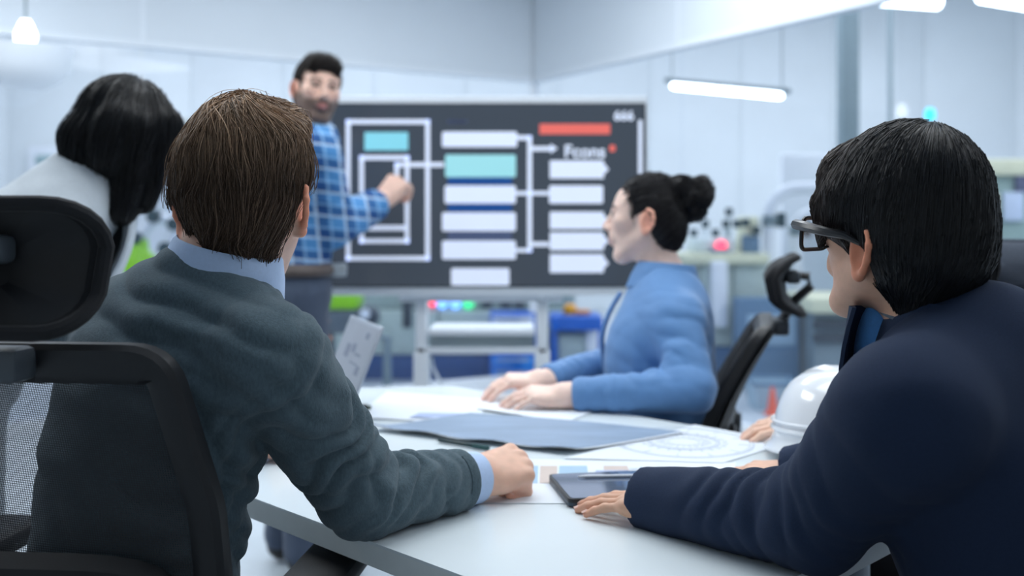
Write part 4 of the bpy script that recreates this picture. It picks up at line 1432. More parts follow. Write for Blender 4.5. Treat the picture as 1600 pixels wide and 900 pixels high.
def hair_strands(prims, roots, flow, allowed, n_seg=9, step=.012, lift=(0, .004), width=.0007, seed=0, jitter=.15, length=None, lock=.0, gravity=None):
    """strands that follow the hair mass: returns vertices, quads, a random number per vertex"""
    rg = np.random.default_rng(seed)
    n = len(roots)
    P = roots.copy().astype(np.float64)
    prof = rg.uniform(lift[0], lift[1], n)
    prof += (rg.uniform(0, 1, n) < .06) * rg.uniform(0, 1, n) * max(lift[1], 0) * 1.6
    L = np.ones(n) if length is None else length
    jit = rg.normal(0, jitter, (n, 3))
    alive = np.ones(n, bool)
    pts = [P.copy()]
    e = .002
    def grad(Q):
        d0 = field(prims, Q.astype(np.float32))
        g = np.stack([field(prims, (Q + np.eye(3)[i] * e).astype(np.float32)) - d0 for i in range(3)], 1)
        return d0, g / (np.linalg.norm(g, axis=1)[:, None] + 1e-9)
    for k in range(n_seg):
        d0, g = grad(P)
        dr = flow(P, k) + jit + (lock * np.stack([vnoise(P / .03, 31 + i) for i in range(3)], 1) if lock else 0)
        dr -= g * np.sum(dr * g, 1)[:, None]
        dr /= np.linalg.norm(dr, axis=1)[:, None] + 1e-9
        Q = P + dr * (step * L)[:, None]
        d1, g1 = grad(Q)
        tgt = prof * math.sin(math.pi * min(1.0, (k + 1) / n_seg * 1.1) * .75)
        Q = Q - g1 * (d1 - tgt)[:, None]
        if gravity is not None: Q = Q + gravity(Q, k)
        ok = allowed(Q)
        alive &= ok
        P = np.where(alive[:, None], Q, P)
        pts.append(P.copy())
    A = np.stack(pts, 1)                                    # n, m, 3
    m = n_seg + 1
    T = np.gradient(A, axis=1)
    T /= np.linalg.norm(T, axis=2)[..., None] + 1e-9
    ref = rg.normal(0, 1, (n, 1, 3))
    U = np.cross(T, ref); U /= np.linalg.norm(U, axis=2)[..., None] + 1e-9
    W = np.cross(T, U)
    r = width * rg.uniform(.6, 1.3, (n, 1)) * np.linspace(1, .18, m)[None] ** .6
    vs = []
    for j in range(3):
        a = 2 * math.pi * j / 3
        vs.append(A + (U * math.cos(a) + W * math.sin(a)) * r[..., None])
    V = np.stack(vs, 2).reshape(-1, 3)                      # n, m, 3
    i0 = (np.arange(n)[:, None, None] * m + np.arange(m - 1)[None, :, None]) * 3 + np.arange(3)[None, None]
    j1 = (np.arange(3) + 1) % 3
    i1 = (np.arange(n)[:, None, None] * m + np.arange(m - 1)[None, :, None]) * 3 + j1[None, None]
    F = np.stack([i0, i1, i1 + 3, i0 + 3], -1).reshape(-1, 4)
    rnd = np.repeat(rg.uniform(0, 1, n), m * 3)
    t = np.tile(np.repeat(np.linspace(0, 1, m), 3), n)
    return V, F, rnd, t

def collar_mesh(c, R, rx, ry, h, flare=.012, drop=.6, open_a=.5, th=.003, n=40, lean=0.0, back_rise=.012):
    """a folded shirt collar: ring around the neck (R columns right, forward, up), open at the front"""
    rings = []
    for i in range(n + 1):
        a = math.pi / 2 + open_a + (2 * math.pi - 2 * open_a) * i / n      # measured from right, front = pi/2
        ca, sa = math.cos(a), math.sin(a)
        back = .5 - .5 * sa
        top = h * (.75 + .25 * back) + back_rise * back
        dp = h * drop * (1 + .5 * (1 - back))
        prof = [(0, -h * .35), (.001, top * .5), (.002, top), (.006, top + .003), (.010, top - .002), (flare * .8 + .006, top - dp * .5), (flare + .008, top - dp),
                (flare + .005, top - dp - .001), (.006, top - dp * .5), (.004, top - .006), (.003, 0), (.003, -h * .35)]
        rings.append([np.asarray(c) + R @ np.array([(rx + o) * ca, (ry + o) * sa, z]) for o, z in prof])
    return MB().loft(rings)
# ------------------------------------------------------------------ people
def skin_mat(name):
    m = mat(name, '#ffffff', .48, attr='Col', noise=.05, nscale=60, bump=.12, bscale=350, bdist=.0008, spec=.4)
    b = m.node_tree.nodes['Principled BSDF']
    b.inputs['Subsurface Weight'].default_value = .12
    b.inputs['Subsurface Radius'].default_value = (1.0, .35, .2)
    b.inputs['Subsurface Scale'].default_value = .006
    return m
M_skin = skin_mat('skin')
M_nail = mat('nail', '#e9c3b6', .3, noise=.02, nscale=60)
def hair_mat(name, rough=.42, spec=.5):
    return mat(name, '#ffffff', rough, attr='Col', noise=.06, nscale=120, spec=spec)
M_hair_soft = hair_mat('hair_soft', .5, .4)
M_hair_gloss = hair_mat('hair_gloss', .36, .45)

def cloth(name, col, rough=.8, noise=.06, nscale=160, bump=.3, bscale=900, bdist=.001, sheen=.15, stretch=(1, 1, 1)):
    return mat(name, col, rough, noise=noise, nscale=nscale, bump=bump, bscale=bscale, bdist=bdist, sheen=sheen, stretch=stretch, spec=.25)
M_sweater = cloth('grey_knit', '#50616a', .92, .16, 330, .5, 620, .0015, .12, (1, 1, .45))
M_shirt_blue = cloth('pale_blue_cotton', '#b9d0f2', .75, .03, 200, .15)
M_trouser = cloth('dark_trousers', '#14171f', .85)
M_navy_suit = cloth('navy_wool', '#202e47', .85, .10, 500, .3, 1200, .0008, .03)
M_blouse = cloth('blue_satin', '#628ec2', .55, .03, 30, .12, 400, .0006, .2)
M_blazer = cloth('pale_grey_wool', '#c7d0d8', .85, .04, 200)
M_shoe = mat('shoe_leather', '#1b1b1e', .4, noise=.05, nscale=40)

def skin_part(prims, h, lo=None, hi=None, it=1):
    V, F = surface(prims, h, lo, hi)
    return relax(V, F, it) if it else V, F

def limb(a, b, c, r):
    return [rc(a, b, r[0], r[1], .02), rc(b, c, r[1], r[2], .015)]

def body_mesh(name, sp, hres=.0028, handres=.0021):
    """one skin mesh: head and neck, trunk with limbs, hands"""
    parts, cols = [], []
    hc, R, s = sp['head'], sp['R'], sp['s']
    hp = head_prims(hc, R, s, sp.get('female', False), sp.get('ear_dz', -.008)) + neck_prims(hc, R, s, sp['nb'], sp['neck_r'], sp['trunk'][-2][0] + np.array([0, 0, .03]))
    V, F = skin_part(hp, hres)
    parts.append((V, F))
    cols.append(face_cols(V, hc, R, s, sp['skin'], sp['lip'], sp.get('stub'), sp.get('brow', (.02, .015, .012))))
    tp = trunk(sp['trunk'], .03, 3, -.006)
    for e in ('L', 'R'):
        sh, el, wr = sp['arm' + e]
        tp += limb(sh, el, np.asarray(wr) + (np.asarray(el) - wr) * .1, (.048, .04, .028))
        hp_, kn, an = sp['leg' + e]
        tp += limb(hp_, kn, an, (.08, .055, .038)) + [rc(an, np.asarray(an) + sp['toe'] * .15 + np.array([0, 0, -.04]), .035, .03, .02)]
    V, F = skin_part(tp, .010)
    parts.append((V, F)); cols.append(np.tile(np.array(sp['skin']), (len(V), 1)))
    tips = []
    for e in ('L', 'R'):
        if sp.get('hand' + e) is None: continue
        P, tp_ = hand_prims(**sp['hand' + e])
        sh, el, wr = sp['arm' + e]
        P.append(rc(np.asarray(wr) + (np.asarray(el) - wr) * .25, sp['hand' + e]['w'], .031, .026, .02))
        V, F = skin_part(P, handres)
        c = np.tile(np.array(sp['skin']), (len(V), 1)) * (1 + .06 * vnoise(V / .012, 3))[:, None]
        tp3 = np.array([t[0] for t in tp_])
        d = np.min(np.linalg.norm(V[:, None] - tp3[None], axis=2), 1)
        w = (.45 * np.exp(-(d / .018) ** 2))[:, None]
        c = c * (1 - w) + w * np.array(sp['skin']) * np.array((1.08, .74, .68))
        parts.append((V, F)); cols.append(c)
        tips += [(t, s) for t in tp_]
    V, F = joined(parts)
    base = np.array([sp['base'][0], sp['base'][1], 0.0])
    o = link_mesh(name, V, F, M_skin, base=base, cols=np.concatenate(cols))
    tag(o, sp['label'], 'person')
    for e in ('L', 'R'):
        h = sp.get('hand' + e)
        if h is None: continue
        _, tp_ = hand_prims(**h)
        for (p, d, u) in tp_[:4]:
            k = h.get('s', 1.0)
            d = nrm(d); up = nrm(np.asarray(u) - d * (np.asarray(u) @ d)); sd = np.cross(up, d)
            c = np.asarray(p) + up * .0062 * k - base
            rings = []
            for t in np.linspace(-1, 1, 7):
                ww = .0050 * k * math.sqrt(max(0, 1 - (abs(t) ** 3)))+ .0006
                rings.append([c + d * t * .0058 * k + sd * x * ww + up * (.0004 - .0016 * x * x + z_) for x, z_ in ((-1, 0), (-.5, .0003), (0, .0005), (.5, .0003), (1, 0), (0, -.002))])
            MB().loft(rings).build('fingernail', M_nail, o)
    eye_v = MB()
    return o

def add_hair(o, sp, prims_local, cut_local, flow, allowed, n, col_fn, m, h=.004, **kw):
    hc, R, s = np.asarray(sp['head']), sp['R'], sp['s']
    prims = [place(q, hc, R, s) for q in prims_local]
    cuts = [place(q, hc, R, s) for q in cut_local]
    V, F = surface(prims + cuts, h)
    V = relax(V, F, 1)
    base = np.array(o.location)
    N = normals(V, F)
    d = field(prims, V.astype(np.float32))
    outer = np.abs(d) < .004
    loc = lambda Q: ((Q - hc) @ R) / s
    rg = np.random.default_rng(sp.get('seed', 1))
    ok = outer & allowed(loc(V))
    cand = V[ok]
    roots = cand[rg.integers(0, len(cand), n)] + rg.normal(0, sp.get('root_jit', .0025), (n, 3))
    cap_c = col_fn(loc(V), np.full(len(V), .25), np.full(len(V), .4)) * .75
    # fine ridges in the mass along the flow, for the look of locks
    mass = link_mesh('hair', V - N * .0012, F, m, o, base=base, cols=cap_c)
    S = hair_strands(prims, roots, lambda P, k: flow(loc(P), k) @ R.T, lambda P: allowed(loc(P)), seed=sp.get('seed', 1), **kw)
    c = col_fn(loc(S[0]), S[2], S[3])
    st = link_mesh('hair_strands', S[0], S[1], m, mass, base=base, cols=c, kind='stuff')
    return mass

class LP:
    """a shape given in head coordinates"""
    def __init__(s, kind, *a, **k): s.kind, s.a, s.k = kind, a, k
def place(q, c, R, s):
    w = lambda p: c + R @ (np.array(p, float) * s)
    if q.kind == 'e':
        p, r = q.a
        return ell(w(p), np.array(r) * s, R, q.k.get('k', .02) , q.k.get('op', '+'))
    if q.kind == 'c':
        a, b, r1, r2 = q.a
        return rc(w(a), w(b), r1 * s, r2 * s, q.k.get('k', .02), q.k.get('op', '+'))
    if q.kind == 'h':
        p, n = q.a
        return half_space(w(p), R @ np.array(n, float), q.k.get('k', .01))

def legs_for(pelvis, side, fwd, seat=True, knee=.43, lift=0.0):
    """hip, knee, ankle for both sides of a seated figure"""
    out = {}
    side, fwd = np.asarray(side, float), np.asarray(fwd, float)
    for e, k in (('L', -1), ('R', 1)):
        hp = np.asarray(pelvis) + side * k * .085 + np.array([0, 0, -.0])
        kn = hp + fwd * knee + side * k * .03 + np.array([0, 0, .01 + lift])
        an = np.array([kn[0], kn[1], .09]) - fwd * .03
        out['leg' + e] = (hp, kn, an)
    return out

def trousers(o, sp, m, waist_z, r=(.095, .068, .052)):
    P = []
    pv = sp['trunk'][0]
    P += trunk(sp['trunk'][:2], .03, 3, .012)
    for e in ('L', 'R'):
        hp_, kn, an = sp['leg' + e]
        P += [rc(hp_, kn, r[0], r[1], .03), rc(kn, an, r[1], r[2], .02)]
    P.append(half_space((0, 0, waist_z), (0, 0, 1)))
    V, F = surface(P, .009)
    N = normals(V, F)
    V = drape(V, N, .004, .05, 3)
    t = link_mesh('trousers', V, F, m, o, base=np.array(o.location))
    for e in ('L', 'R'):
        an = np.asarray(sp['leg' + e][2])
        tip = an + sp['toe'] * .17
        Q = [rc((an[0], an[1], .055), (tip[0], tip[1], .04), .046, .038, .02), rc((an[0], an[1], .06), (an[0], an[1], .1), .046, .045, .02), half_space((0, 0, .004), (0, 0, -1))]
        V, F = surface(Q, .008)
        link_mesh('shoe', V, F, M_shoe, o, base=np.array(o.location))
    return t

LIP = (.45, .16, .14)

# ================================================================== man in the grey sweater, seen from behind
fw = nrm([.60, .80, 0]); sd = np.array([.80, -.60, 0])
hA = np.array([-.344, 1.30, 1.190])
spA = dict(head=hA, R=frame((.03, .99, -.06), (-.02, 0.02, 1)), s=.95, skin=lin('#e8bba4')[:3], lip=LIP, base=(-.47, 1.24), seed=5, ear_dz=-.026, brow=(.06, .035, .02),
           label='person seated at the table with tousled brown hair and a grey sweater, seen from behind',
           nb=(-.388, 1.285, 1.065), neck_r=.055, toe=fw,
           trunk=[(np.array([-.485, 1.215, .50]), .150, .108, sd), (np.array([-.472, 1.228, .68]), .122, .098, sd), (np.array([-.452, 1.25, .86]), .126, .106, sd),
                  (np.array([-.425, 1.268, .97]), .142, .10, sd), (np.array([-.398, 1.283, 1.055]), .075, .07, sd)],
           armR=(np.array([-.285, 1.175, .992]), np.array([-.195, 1.305, .794]), np.array([-.062, 1.455, .778])),
           armL=(np.array([-.575, 1.38, .995]), np.array([-.60, 1.56, .80]), np.array([-.44, 1.72, .775])))
spA.update(legs_for(spA['trunk'][0][0], sd, fw))
cv = [(1.25, 1.45, .8), (1.3, 1.5, .8), (1.35, 1.5, .8), (1.35, 1.5, .8)]
spA['handR'] = dict(w=spA['armR'][2] + np.array([.006, .006, .002]), f=(.80, .58, .08), u=(.22, -.34, .9), thumb_side=1, bends=cv, spread=(.04, .01, -.02, -.05), thumb=(.5, -.35, .5, .6), s=.98)
spA['handL'] = dict(w=spA['armL'][2], f=(.8, .6, -.1), u=(0, 0, 1), thumb_side=-1, bends=[(.15, .2, .15)] * 4)
A = body_mesh('person', spA)
base = np.array(A.location)

# sweater
tA = spA['trunk']
P = trunk(tA[:4] + [(tA[4][0] + np.array([.0, .0, -.022]), .080, .076, sd)], .03, 5, .016)
P += [rc(tA[4][0] + np.array([0, 0, -.02]), spA['armR'][0], .062, .062, .05), rc(tA[4][0] + np.array([0, 0, -.02]), spA['armL'][0], .062, .062, .05)]
for e in ('L', 'R'):
    sh, el, wr = spA['arm' + e]
    cf = wr + (el - wr) * .12
    P += [rc(sh, el, .063, .051, .022), rc(el, cf, .051, .042, .02)]
    d = nrm(cf - el)
    P.append(Prim(lambda p, c=cf.astype(np.float32), d=d.astype(np.float32): np.minimum(((p - c) @ d), .3 - 0 * p[:, 0]) * 1.0 - np.where(np.linalg.norm(p - c, axis=1) > .12, 10.0, 0.0).astype(np.float32),
                  cf - .13, cf + .13, .003, '&'))
P.append(half_space((0, 0, .50), (0, 0, -1)))
V, F = surface(P, .0048)
V = relax(V, F, 1)
N = normals(V, F)
for e in ('L', 'R'):
    sh, el, wr = spA['arm' + e]
    V = folds_near(V, N, el + nrm(wr - el) * .03, nrm(wr - sh), .11, .034, .015, 3, warp=1.8, inner=nrm(sh + wr - 2 * el) + np.array([0, -.5, 0]))
    V = folds_near(V, N, (sh + el) / 2, nrm(el - sh) + .45 * nrm(wr - el), .13, .040, .015, 8, warp=2.2)
    V = folds_near(V, N, wr + (el - wr) * .42, nrm(wr - el), .09, .038, .007, 12, warp=2)
sh = spA['armR'][0]
V = folds_near(V, N, sh + np.array([-.06, -.06, -.14]), nrm([.5, .1, .8]), .13, .042, .014, 21, warp=2)
V = folds_near(V, N, np.array([-.44, 1.15, 1.0]), nrm([.35, 0, 1]), .17, .06, .010, 26, warp=2.2)
V = folds_near(V, N, np.array([-.40, 1.16, .72]), nrm([.4, 0, 1]), .16, .055, .013, 33)
V = drape(V, N, .004, .07, 2, (1, 1, 1.3))
sw = link_mesh('sweater', V, F, M_sweater, A, base=base)
# shirt collar and cuffs
Rc = frame((-.1, .98, .24), (.26, -.18, 1))
collar_mesh(np.array([-.374, 1.288, 1.080]) - base, Rc, .060, .064, .042, .014, 1.0, .4, lean=.1, back_rise=.01).build('shirt_collar', M_shirt_blue, A)
for e in ('L', 'R'):
    sh, el, wr = spA['arm' + e]
    d = nrm(wr - el)
    c0 = wr + (el - wr) * .2
    MB().tube([c0 - base, wr + d * .012 - base], [.040, .0375], 24).build('shirt_cuff', M_shirt_blue, A)
    c1 = wr + (el - wr) * .115
    MB().tube([c1 - d * .014 - base, c1 - d * .007 - base, c1 + d * .001 - base, c1 + d * .003 - base], [.0425, .0452, .0448, .041], 28).build('sweater_cuff', M_sweater, sw)
# trousers
trousers(A, spA, M_trouser, .62)

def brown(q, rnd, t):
    top = np.clip((q[:, 2] - .0) / .11, 0, 1)[:, None]  # top light put into the colour: hair paler towards the crown
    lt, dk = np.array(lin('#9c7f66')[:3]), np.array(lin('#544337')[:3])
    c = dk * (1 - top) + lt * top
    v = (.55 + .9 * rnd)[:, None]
    gl = (np.clip(rnd - .82, 0, 1) / .18)[:, None] * np.array(lin('#a58a6e')[:3]) * .55 * (.35 + .65 * top)  # highlights painted on some strands, strongest at the top
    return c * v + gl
HA = [LP('e', (0, -.014, .040), (.079, .094, .094)), LP('e', (0, -.044, -.012), (.070, .060, .075)), LP('c', (0, -.048, -.05), (0.006, -.04, -.084), .050, .034),
      LP('e', (.02, .045, .098), (.05, .06, .036)), LP('e', (-.048, -.03, .025), (.036, .055, .06)), LP('e', (.047, -.02, .042), (.037, .058, .055)), LP('e', (-.064, -.018, -.010), (.028, .038, .046))]
CA = [LP('e', (0, .10, -.045), (.10, .075, .10), op='-'), LP('e', (.096, .006, -.042), (.042, .040, .042), op='-', k=.006)]
wh = np.array([.02, -.045, .13])
def flowA(q, k):
    r = q - wh
    r /= np.linalg.norm(r, axis=1)[:, None] + 1e-6
    top = np.clip((q[:, 2] - .055) / .05, 0, 1)[:, None]
    d = r * .9 + np.array([0, -.05, -1.0]) * (1 - top) + top * (np.array([.55, .35, 0]) + .4 * np.cross(np.array([0, 0, 1.0]), r))
    return d
def allowA(q):
    return ~((q[:, 1] > .045) & (q[:, 2] < .055)) & (q[:, 2] > -.104 - .012 * np.sin(q[:, 0] * 170) + np.where(q[:, 0] < 0, 1.0, .62) * np.maximum(np.abs(q[:, 0] - .010) - .022, 0)) & (((q[:, 0] - .096) / .040) ** 2 + ((q[:, 1] - .006) / .040) ** 2 + ((q[:, 2] + .042) / .040) ** 2 > 1)
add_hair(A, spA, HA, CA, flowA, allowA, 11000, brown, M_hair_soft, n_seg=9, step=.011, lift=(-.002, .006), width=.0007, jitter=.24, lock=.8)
rgA = np.random.default_rng(9)

# ================================================================== person in the navy jacket and glasses
fw = nrm([-.78, .62, 0]); sd = np.array([.62, .78, 0])
hB = np.array([.466, 1.205, 1.140])
spB = dict(root_jit=.0008, head=hB, R=frame((-.46, .88, .10), (0.02, -.03, 1)), s=.95, female=True, skin=lin('#dcae94')[:3], lip=LIP, base=(.57, 1.16), seed=6, ear_dz=-.024,
           label='person in a dark navy jacket and black glasses with a smooth black bob haircut',
           nb=(.518, 1.177, 1.02), neck_r=.049, toe=fw,
           trunk=[(np.array([.625, 1.13, .49]), .165, .115, sd), (np.array([.605, 1.14, .68]), .145, .11, sd), (np.array([.562, 1.163, .86]), .150, .118, sd),
                  (np.array([.530, 1.170, .935]), .138, .098, sd), (np.array([.533, 1.165, 1.005]), .066, .062, sd)],
           armL=(np.array([.412, 1.045, .950]), np.array([.356, 1.175, .800]), np.array([.205, 1.345, .776])),
           armR=(np.array([.645, 1.285, .945]), np.array([.61, 1.43, .81]), np.array([.445, 1.505, .772])))
spB.update(legs_for(spB['trunk'][0][0], sd, fw))
spB['handL'] = dict(w=spB['armL'][2] + np.array([.016, -.014, -.004]), f=(-.80, .60, -.08), u=(.05, -.12, 1), thumb_side=-1, bends=[(.10, .16, .12), (.08, .16, .12), (.08, .18, .12), (.10, .2, .12)],
                    spread=(.05, .01, -.03, -.07), thumb=(.45, -.15, .2, .2), s=.86)
spB['handR'] = dict(w=spB['armR'][2], f=(-.95, .25, -.06), u=(0, -.1, 1), thumb_side=1, bends=[(.25, .35, .25)] * 4, spread=(.05, .01, -.03, -.07), thumb=(.5, -.25, .3, .3), s=.93)
B = body_mesh('person', spB)
base = np.array(B.location)
tB = spB['trunk']
P = trunk(tB[:4] + [(tB[4][0] + np.array([.012, -.008, -.004]), .078, .070, sd)], .03, 5, .015)
for e in ('L', 'R'):
    sh, el, wr = spB['arm' + e]
    P += [rc(tB[4][0] + np.array([.01, -.01, -.015]), sh + np.array([0, 0, .0]), .056, .060, .05)]
    P += [rc(tB[3][0] + np.array([.0, .0, -.02]), sh + (tB[3][0] - sh) * .25, .085, .066, .05)]
    cf = wr + (el - wr) * -.16
    P += [rc(sh, el, .070, .058, .035), rc(el, cf, .058, .043, .02)]
    d = nrm(cf - el)
    P.append(Prim(lambda p, c=cf.astype(np.float32), d=d.astype(np.float32): ((p - c) @ d) - np.where(np.linalg.norm(p - c, axis=1) > .12, 10.0, 0.0).astype(np.float32), cf - .13, cf + .13, .003, '&'))
P.append(half_space((0, 0, .46), (0, 0, -1)))
V, F = surface(P, .0048)
V = relax(V, F, 1)
N = normals(V, F)
for e in ('L', 'R'):
    sh, el, wr = spB['arm' + e]
    V = folds_near(V, N, el + (wr - el) * .35, nrm(wr - el) + np.array([.25, 0, .2]), .11, .046, .0055, 5, warp=2.2, inner=nrm(sh + wr - 2 * el) + np.array([0, -.6, .2]))
    V = folds_near(V, N, el, nrm(wr - sh), .09, .036, .006, 15, warp=2.0)
    V = folds_near(V, N, (sh + el) / 2, nrm(el - sh), .1, .05, .004, 17)
V = drape(V, N, .0035, .08, 12)
jk = link_mesh('jacket', V, F, M_navy_suit, B, base=base)
Rc = frame((-.62, .78, .22), (.10, -.14, 1))
collar_mesh(np.array([.531, 1.167, 1.022]) - base, Rc, .066, .072, .034, .018, 1.25, .55, back_rise=.012).build('jacket_collar', M_navy_suit, jk)
collar_mesh(np.array([.510, 1.186, 1.034]) - base, Rc, .054, .058, .032, .005, .55, .35, back_rise=-.012).build('inner_collar', cloth('charcoal_cotton', '#59636f', .8), B)
# bright blue shirt front and lapels
pf = np.array([.50, 1.225, .975])
V2, F2 = surface([ell(np.array([.462, 1.238, .985]), (.05, .034, .085), frame(fw, (0.1, 0, 1)), .01)], .006)
link_mesh('shirt_front', V2, F2, cloth('bright_blue_cotton', '#5a9fe8', .7), B, base=base)
Rl = frame(fw, (0, 0, 1))
for e in (-1, 1):
    cc_ = np.array([.472, 1.236, .965]) + Rl @ np.array([e * .050, .026 + .02 * (e > 0), -.0])
    rings = []
    for t in np.linspace(0, 1, 9):
        w_ = .012 + .034 * math.sin(math.pi * (t * .8 + .1))
        c = cc_ + Rl @ np.array([e * (-.02 * t), .006 + .012 * math.sin(math.pi * t), .085 - .19 * t])
        rings.append([c + Rl @ np.array([e * w_ * x, -abs(x) * .008 + z_, 0]) - base for x, z_ in ((-1, 0), (0, .004), (1, 0), (1, -.005), (0, -.003), (-1, -.005))])
    MB().loft(rings).build('lapel', M_navy_suit, jk)
trousers(B, spB, M_navy_suit, .60)

def black(q, rnd, t):
    c = np.array(lin('#15171b')[:3]) * (.5 + .9 * rnd)[:, None]
    warm_sheen = np.clip((q[:, 1] + .0) / .09, 0, 1)[:, None] * np.array(lin('#4a3a30')[:3]) * .6  # brownish sheen towards the front, painted into the hair colour
    return c + warm_sheen * (.4 + rnd)[:, None]
HB = [LP('e', (0, -.014, .044), (.090, .106, .100)), LP('e', (0, -.045, -.006), (.088, .080, .080)), LP('c', (0, -.05, -.045), (0, -.05, -.082), .058, .040),
      LP('c', (.062, .030, .04), (.066, .036, .008), .030, .020), LP('c', (-.062, .030, .04), (-.066, .036, .008), .030, .020), LP('e', (0, .068, .065), (.068, .038, .048)),
      LP('c', (-.066, .066, .03), (-.063, .064, -.024), .016, .005, k=.012), LP('c', (.066, .066, .03), (.063, .064, -.024), .016, .005, k=.012)]
CB = [LP('e', (0, .135, -.035), (.085, .062, .075), op='-', k=.012), LP('e', (-.096, -.004, -.044), (.048, .036, .036), op='-', k=.006), LP('e', (.096, -.004, -.044), (.048, .036, .036), op='-', k=.006),
      LP('e', (0, .05, -.115), (.13, .088, .088), op='-', k=.008)]
whB = np.array([.01, -.035, .142])
def flowB(q, k):
    r = q - whB
    r /= np.linalg.norm(r, axis=1)[:, None] + 1e-6
    top = np.clip((q[:, 2] - .085) / .05, 0, 1)[:, None]
    return r * 1.0 + np.array([0, 0, -1.0]) * (1 - top) + (q[:, 2:3] < -.04) * np.array([0, .35, 0]) * 1.0
def allowB(q):
    face = (q[:, 0] / .085) ** 2 + ((q[:, 1] - .135) / .062) ** 2 + ((q[:, 2] + .035) / .075) ** 2 < 1
    ear = ((np.abs(q[:, 0]) - .096) / .046) ** 2 + ((q[:, 1] + .004) / .034) ** 2 + ((q[:, 2] + .044) / .034) ** 2 < 1
    jaw = (q[:, 0] / .13) ** 2 + ((q[:, 1] - .05) / .086) ** 2 + ((q[:, 2] + .115) / .086) ** 2 < 1
    return ~face & ~ear & ~jaw & (q[:, 2] > -.132)
add_hair(B, spB, HB, CB, flowB, allowB, 11000, black, M_hair_gloss, n_seg=10, step=.016, lift=(-.0012, .0004), width=.0006, jitter=.02, lock=.06)
# glasses
def hw(sp, p): return np.asarray(sp['head']) + sp['R'] @ (np.array(p, float) * sp['s'])
M_gframe = mat('glasses_frame', '#15181d', .3, noise=.03, nscale=50)
gl = MB()
rings = []
for e in (-1, 1):
    pl_ = rounded_poly([(-.028, -.022), (.028, -.022), (.030, .021), (-.030, .021)], .012, 5)
    gl.tube([hw(spB, (e * .034 + x, .113 - .010 * (abs(e * .034 + x) / .06) ** 2, -.013 + z)) - base for x, z in pl_], .0028, 8, closed=True)
gl.tube([hw(spB, p) - base for p in ((-.008, .114, -.005), (0, .118, -.002), (.008, .114, -.005))], .0025, 8)
GF = gl.build('glasses', M_gframe, B)
for e in (-1, 1):
    pts = [hw(spB, p) - base for p in ((e * .062, .103, -.001), (e * .079, .097, .0), (e * .092, .065, .0), (e * .095, .03, -.002), (e * .090, .002, -.004), (e * .084, -.02, -.012))]
    MB().tube(pts, [.0060, .0066, .0064, .0056, .0045, .003], 8, flat=1.0).build('temple_arm', M_gframe, GF)
    pl_ = rounded_poly([(-.028, -.022), (.028, -.022), (.030, .021), (-.030, .021)], .012, 5)
    n_ = len(pl_)
    mb = MB().add([hw(spB, (e * .034 + x, .1135 - .010 * (abs(e * .034 + x) / .06) ** 2, -.013 + z)) - base for x, z in pl_], [tuple(range(n_))])
    mb.build('lens', glass_mat('lens_glass', '#f2f6f8', .10), GF, smooth=0)
# ------------------------------------------------------------------ a simpler dresser for the three people further off
def dress(o, sp, m, zlow, grow=.012, sl=(.060, .050, .040), cuff=.10, h=.0065, folds=1.0, name='blouse', seed=0, back=None):
    t = sp['trunk']
    P = trunk(t[:-1] + [(t[-1][0] + np.array([0, 0, -.012]), t[-1][1] + .006, t[-1][2] + .006, t[-1][3])], .03, 5, grow)
    for e in ('L', 'R'):
        sh, el, wr = sp['arm' + e]
        cf = wr + (el - wr) * cuff
        P += [rc(t[-1][0] + np.array([0, 0, -.02]), sh, .052 + grow * .5, sl[0] * .92, .05), rc(sh, el, sl[0], sl[1], .035), rc(el, cf, sl[1], sl[2], .02)]
        d = nrm(cf - el)
        P.append(Prim(lambda p, c=cf.astype(np.float32), d=d.astype(np.float32): ((p - c) @ d) - np.where(np.linalg.norm(p - c, axis=1) > .11, 10.0, 0.0).astype(np.float32), cf - .13, cf + .13, .003, '&'))
    P.append(half_space((0, 0, zlow), (0, 0, -1)))
    V, F = surface(P, h)
    V = relax(V, F, 1)
    N = normals(V, F)
    for e in ('L', 'R'):
        sh, el, wr = sp['arm' + e]
        V = folds_near(V, N, el + nrm(wr - el) * .04, nrm(wr - sh), .10, .034, .008 * folds, 3 + seed, inner=nrm(sh + wr - 2 * el))
        V = folds_near(V, N, (sh + el) / 2, nrm(el - sh) + .3 * nrm(wr - el), .11, .045, .005 * folds, 8 + seed)
        V = folds_near(V, N, wr + (el - wr) * .3, nrm(wr - el), .07, .030, .004 * folds, 12 + seed)
        V = folds_near(V, N, sh + np.array([0, 0, -.10]), nrm([.4, .2, .8]), .11, .045, .006 * folds, 15 + seed)
    V = drape(V, N, .005 * folds, .07, 2 + seed, (1, 1, .7))
    return link_mesh(name, V, F, m, o, base=np.array(o.location))

def cuffs(o, sp, m, r=.036, w=.05, at_=.10, parent=None):
    b = np.array(o.location)
    for e in ('L', 'R'):
        sh, el, wr = sp['arm' + e]
        d = nrm(wr - el)
        c = wr + (el - wr) * at_
        MB().tube([c - d * w - b, c - d * (w - .006) - b, c - d * .004 - b, c + d * .002 - b], [r * .98, r * 1.06, r * 1.05, r * .96], 24).build('cuff', m, parent or o)

def eyes_for(o, sp):
    pass

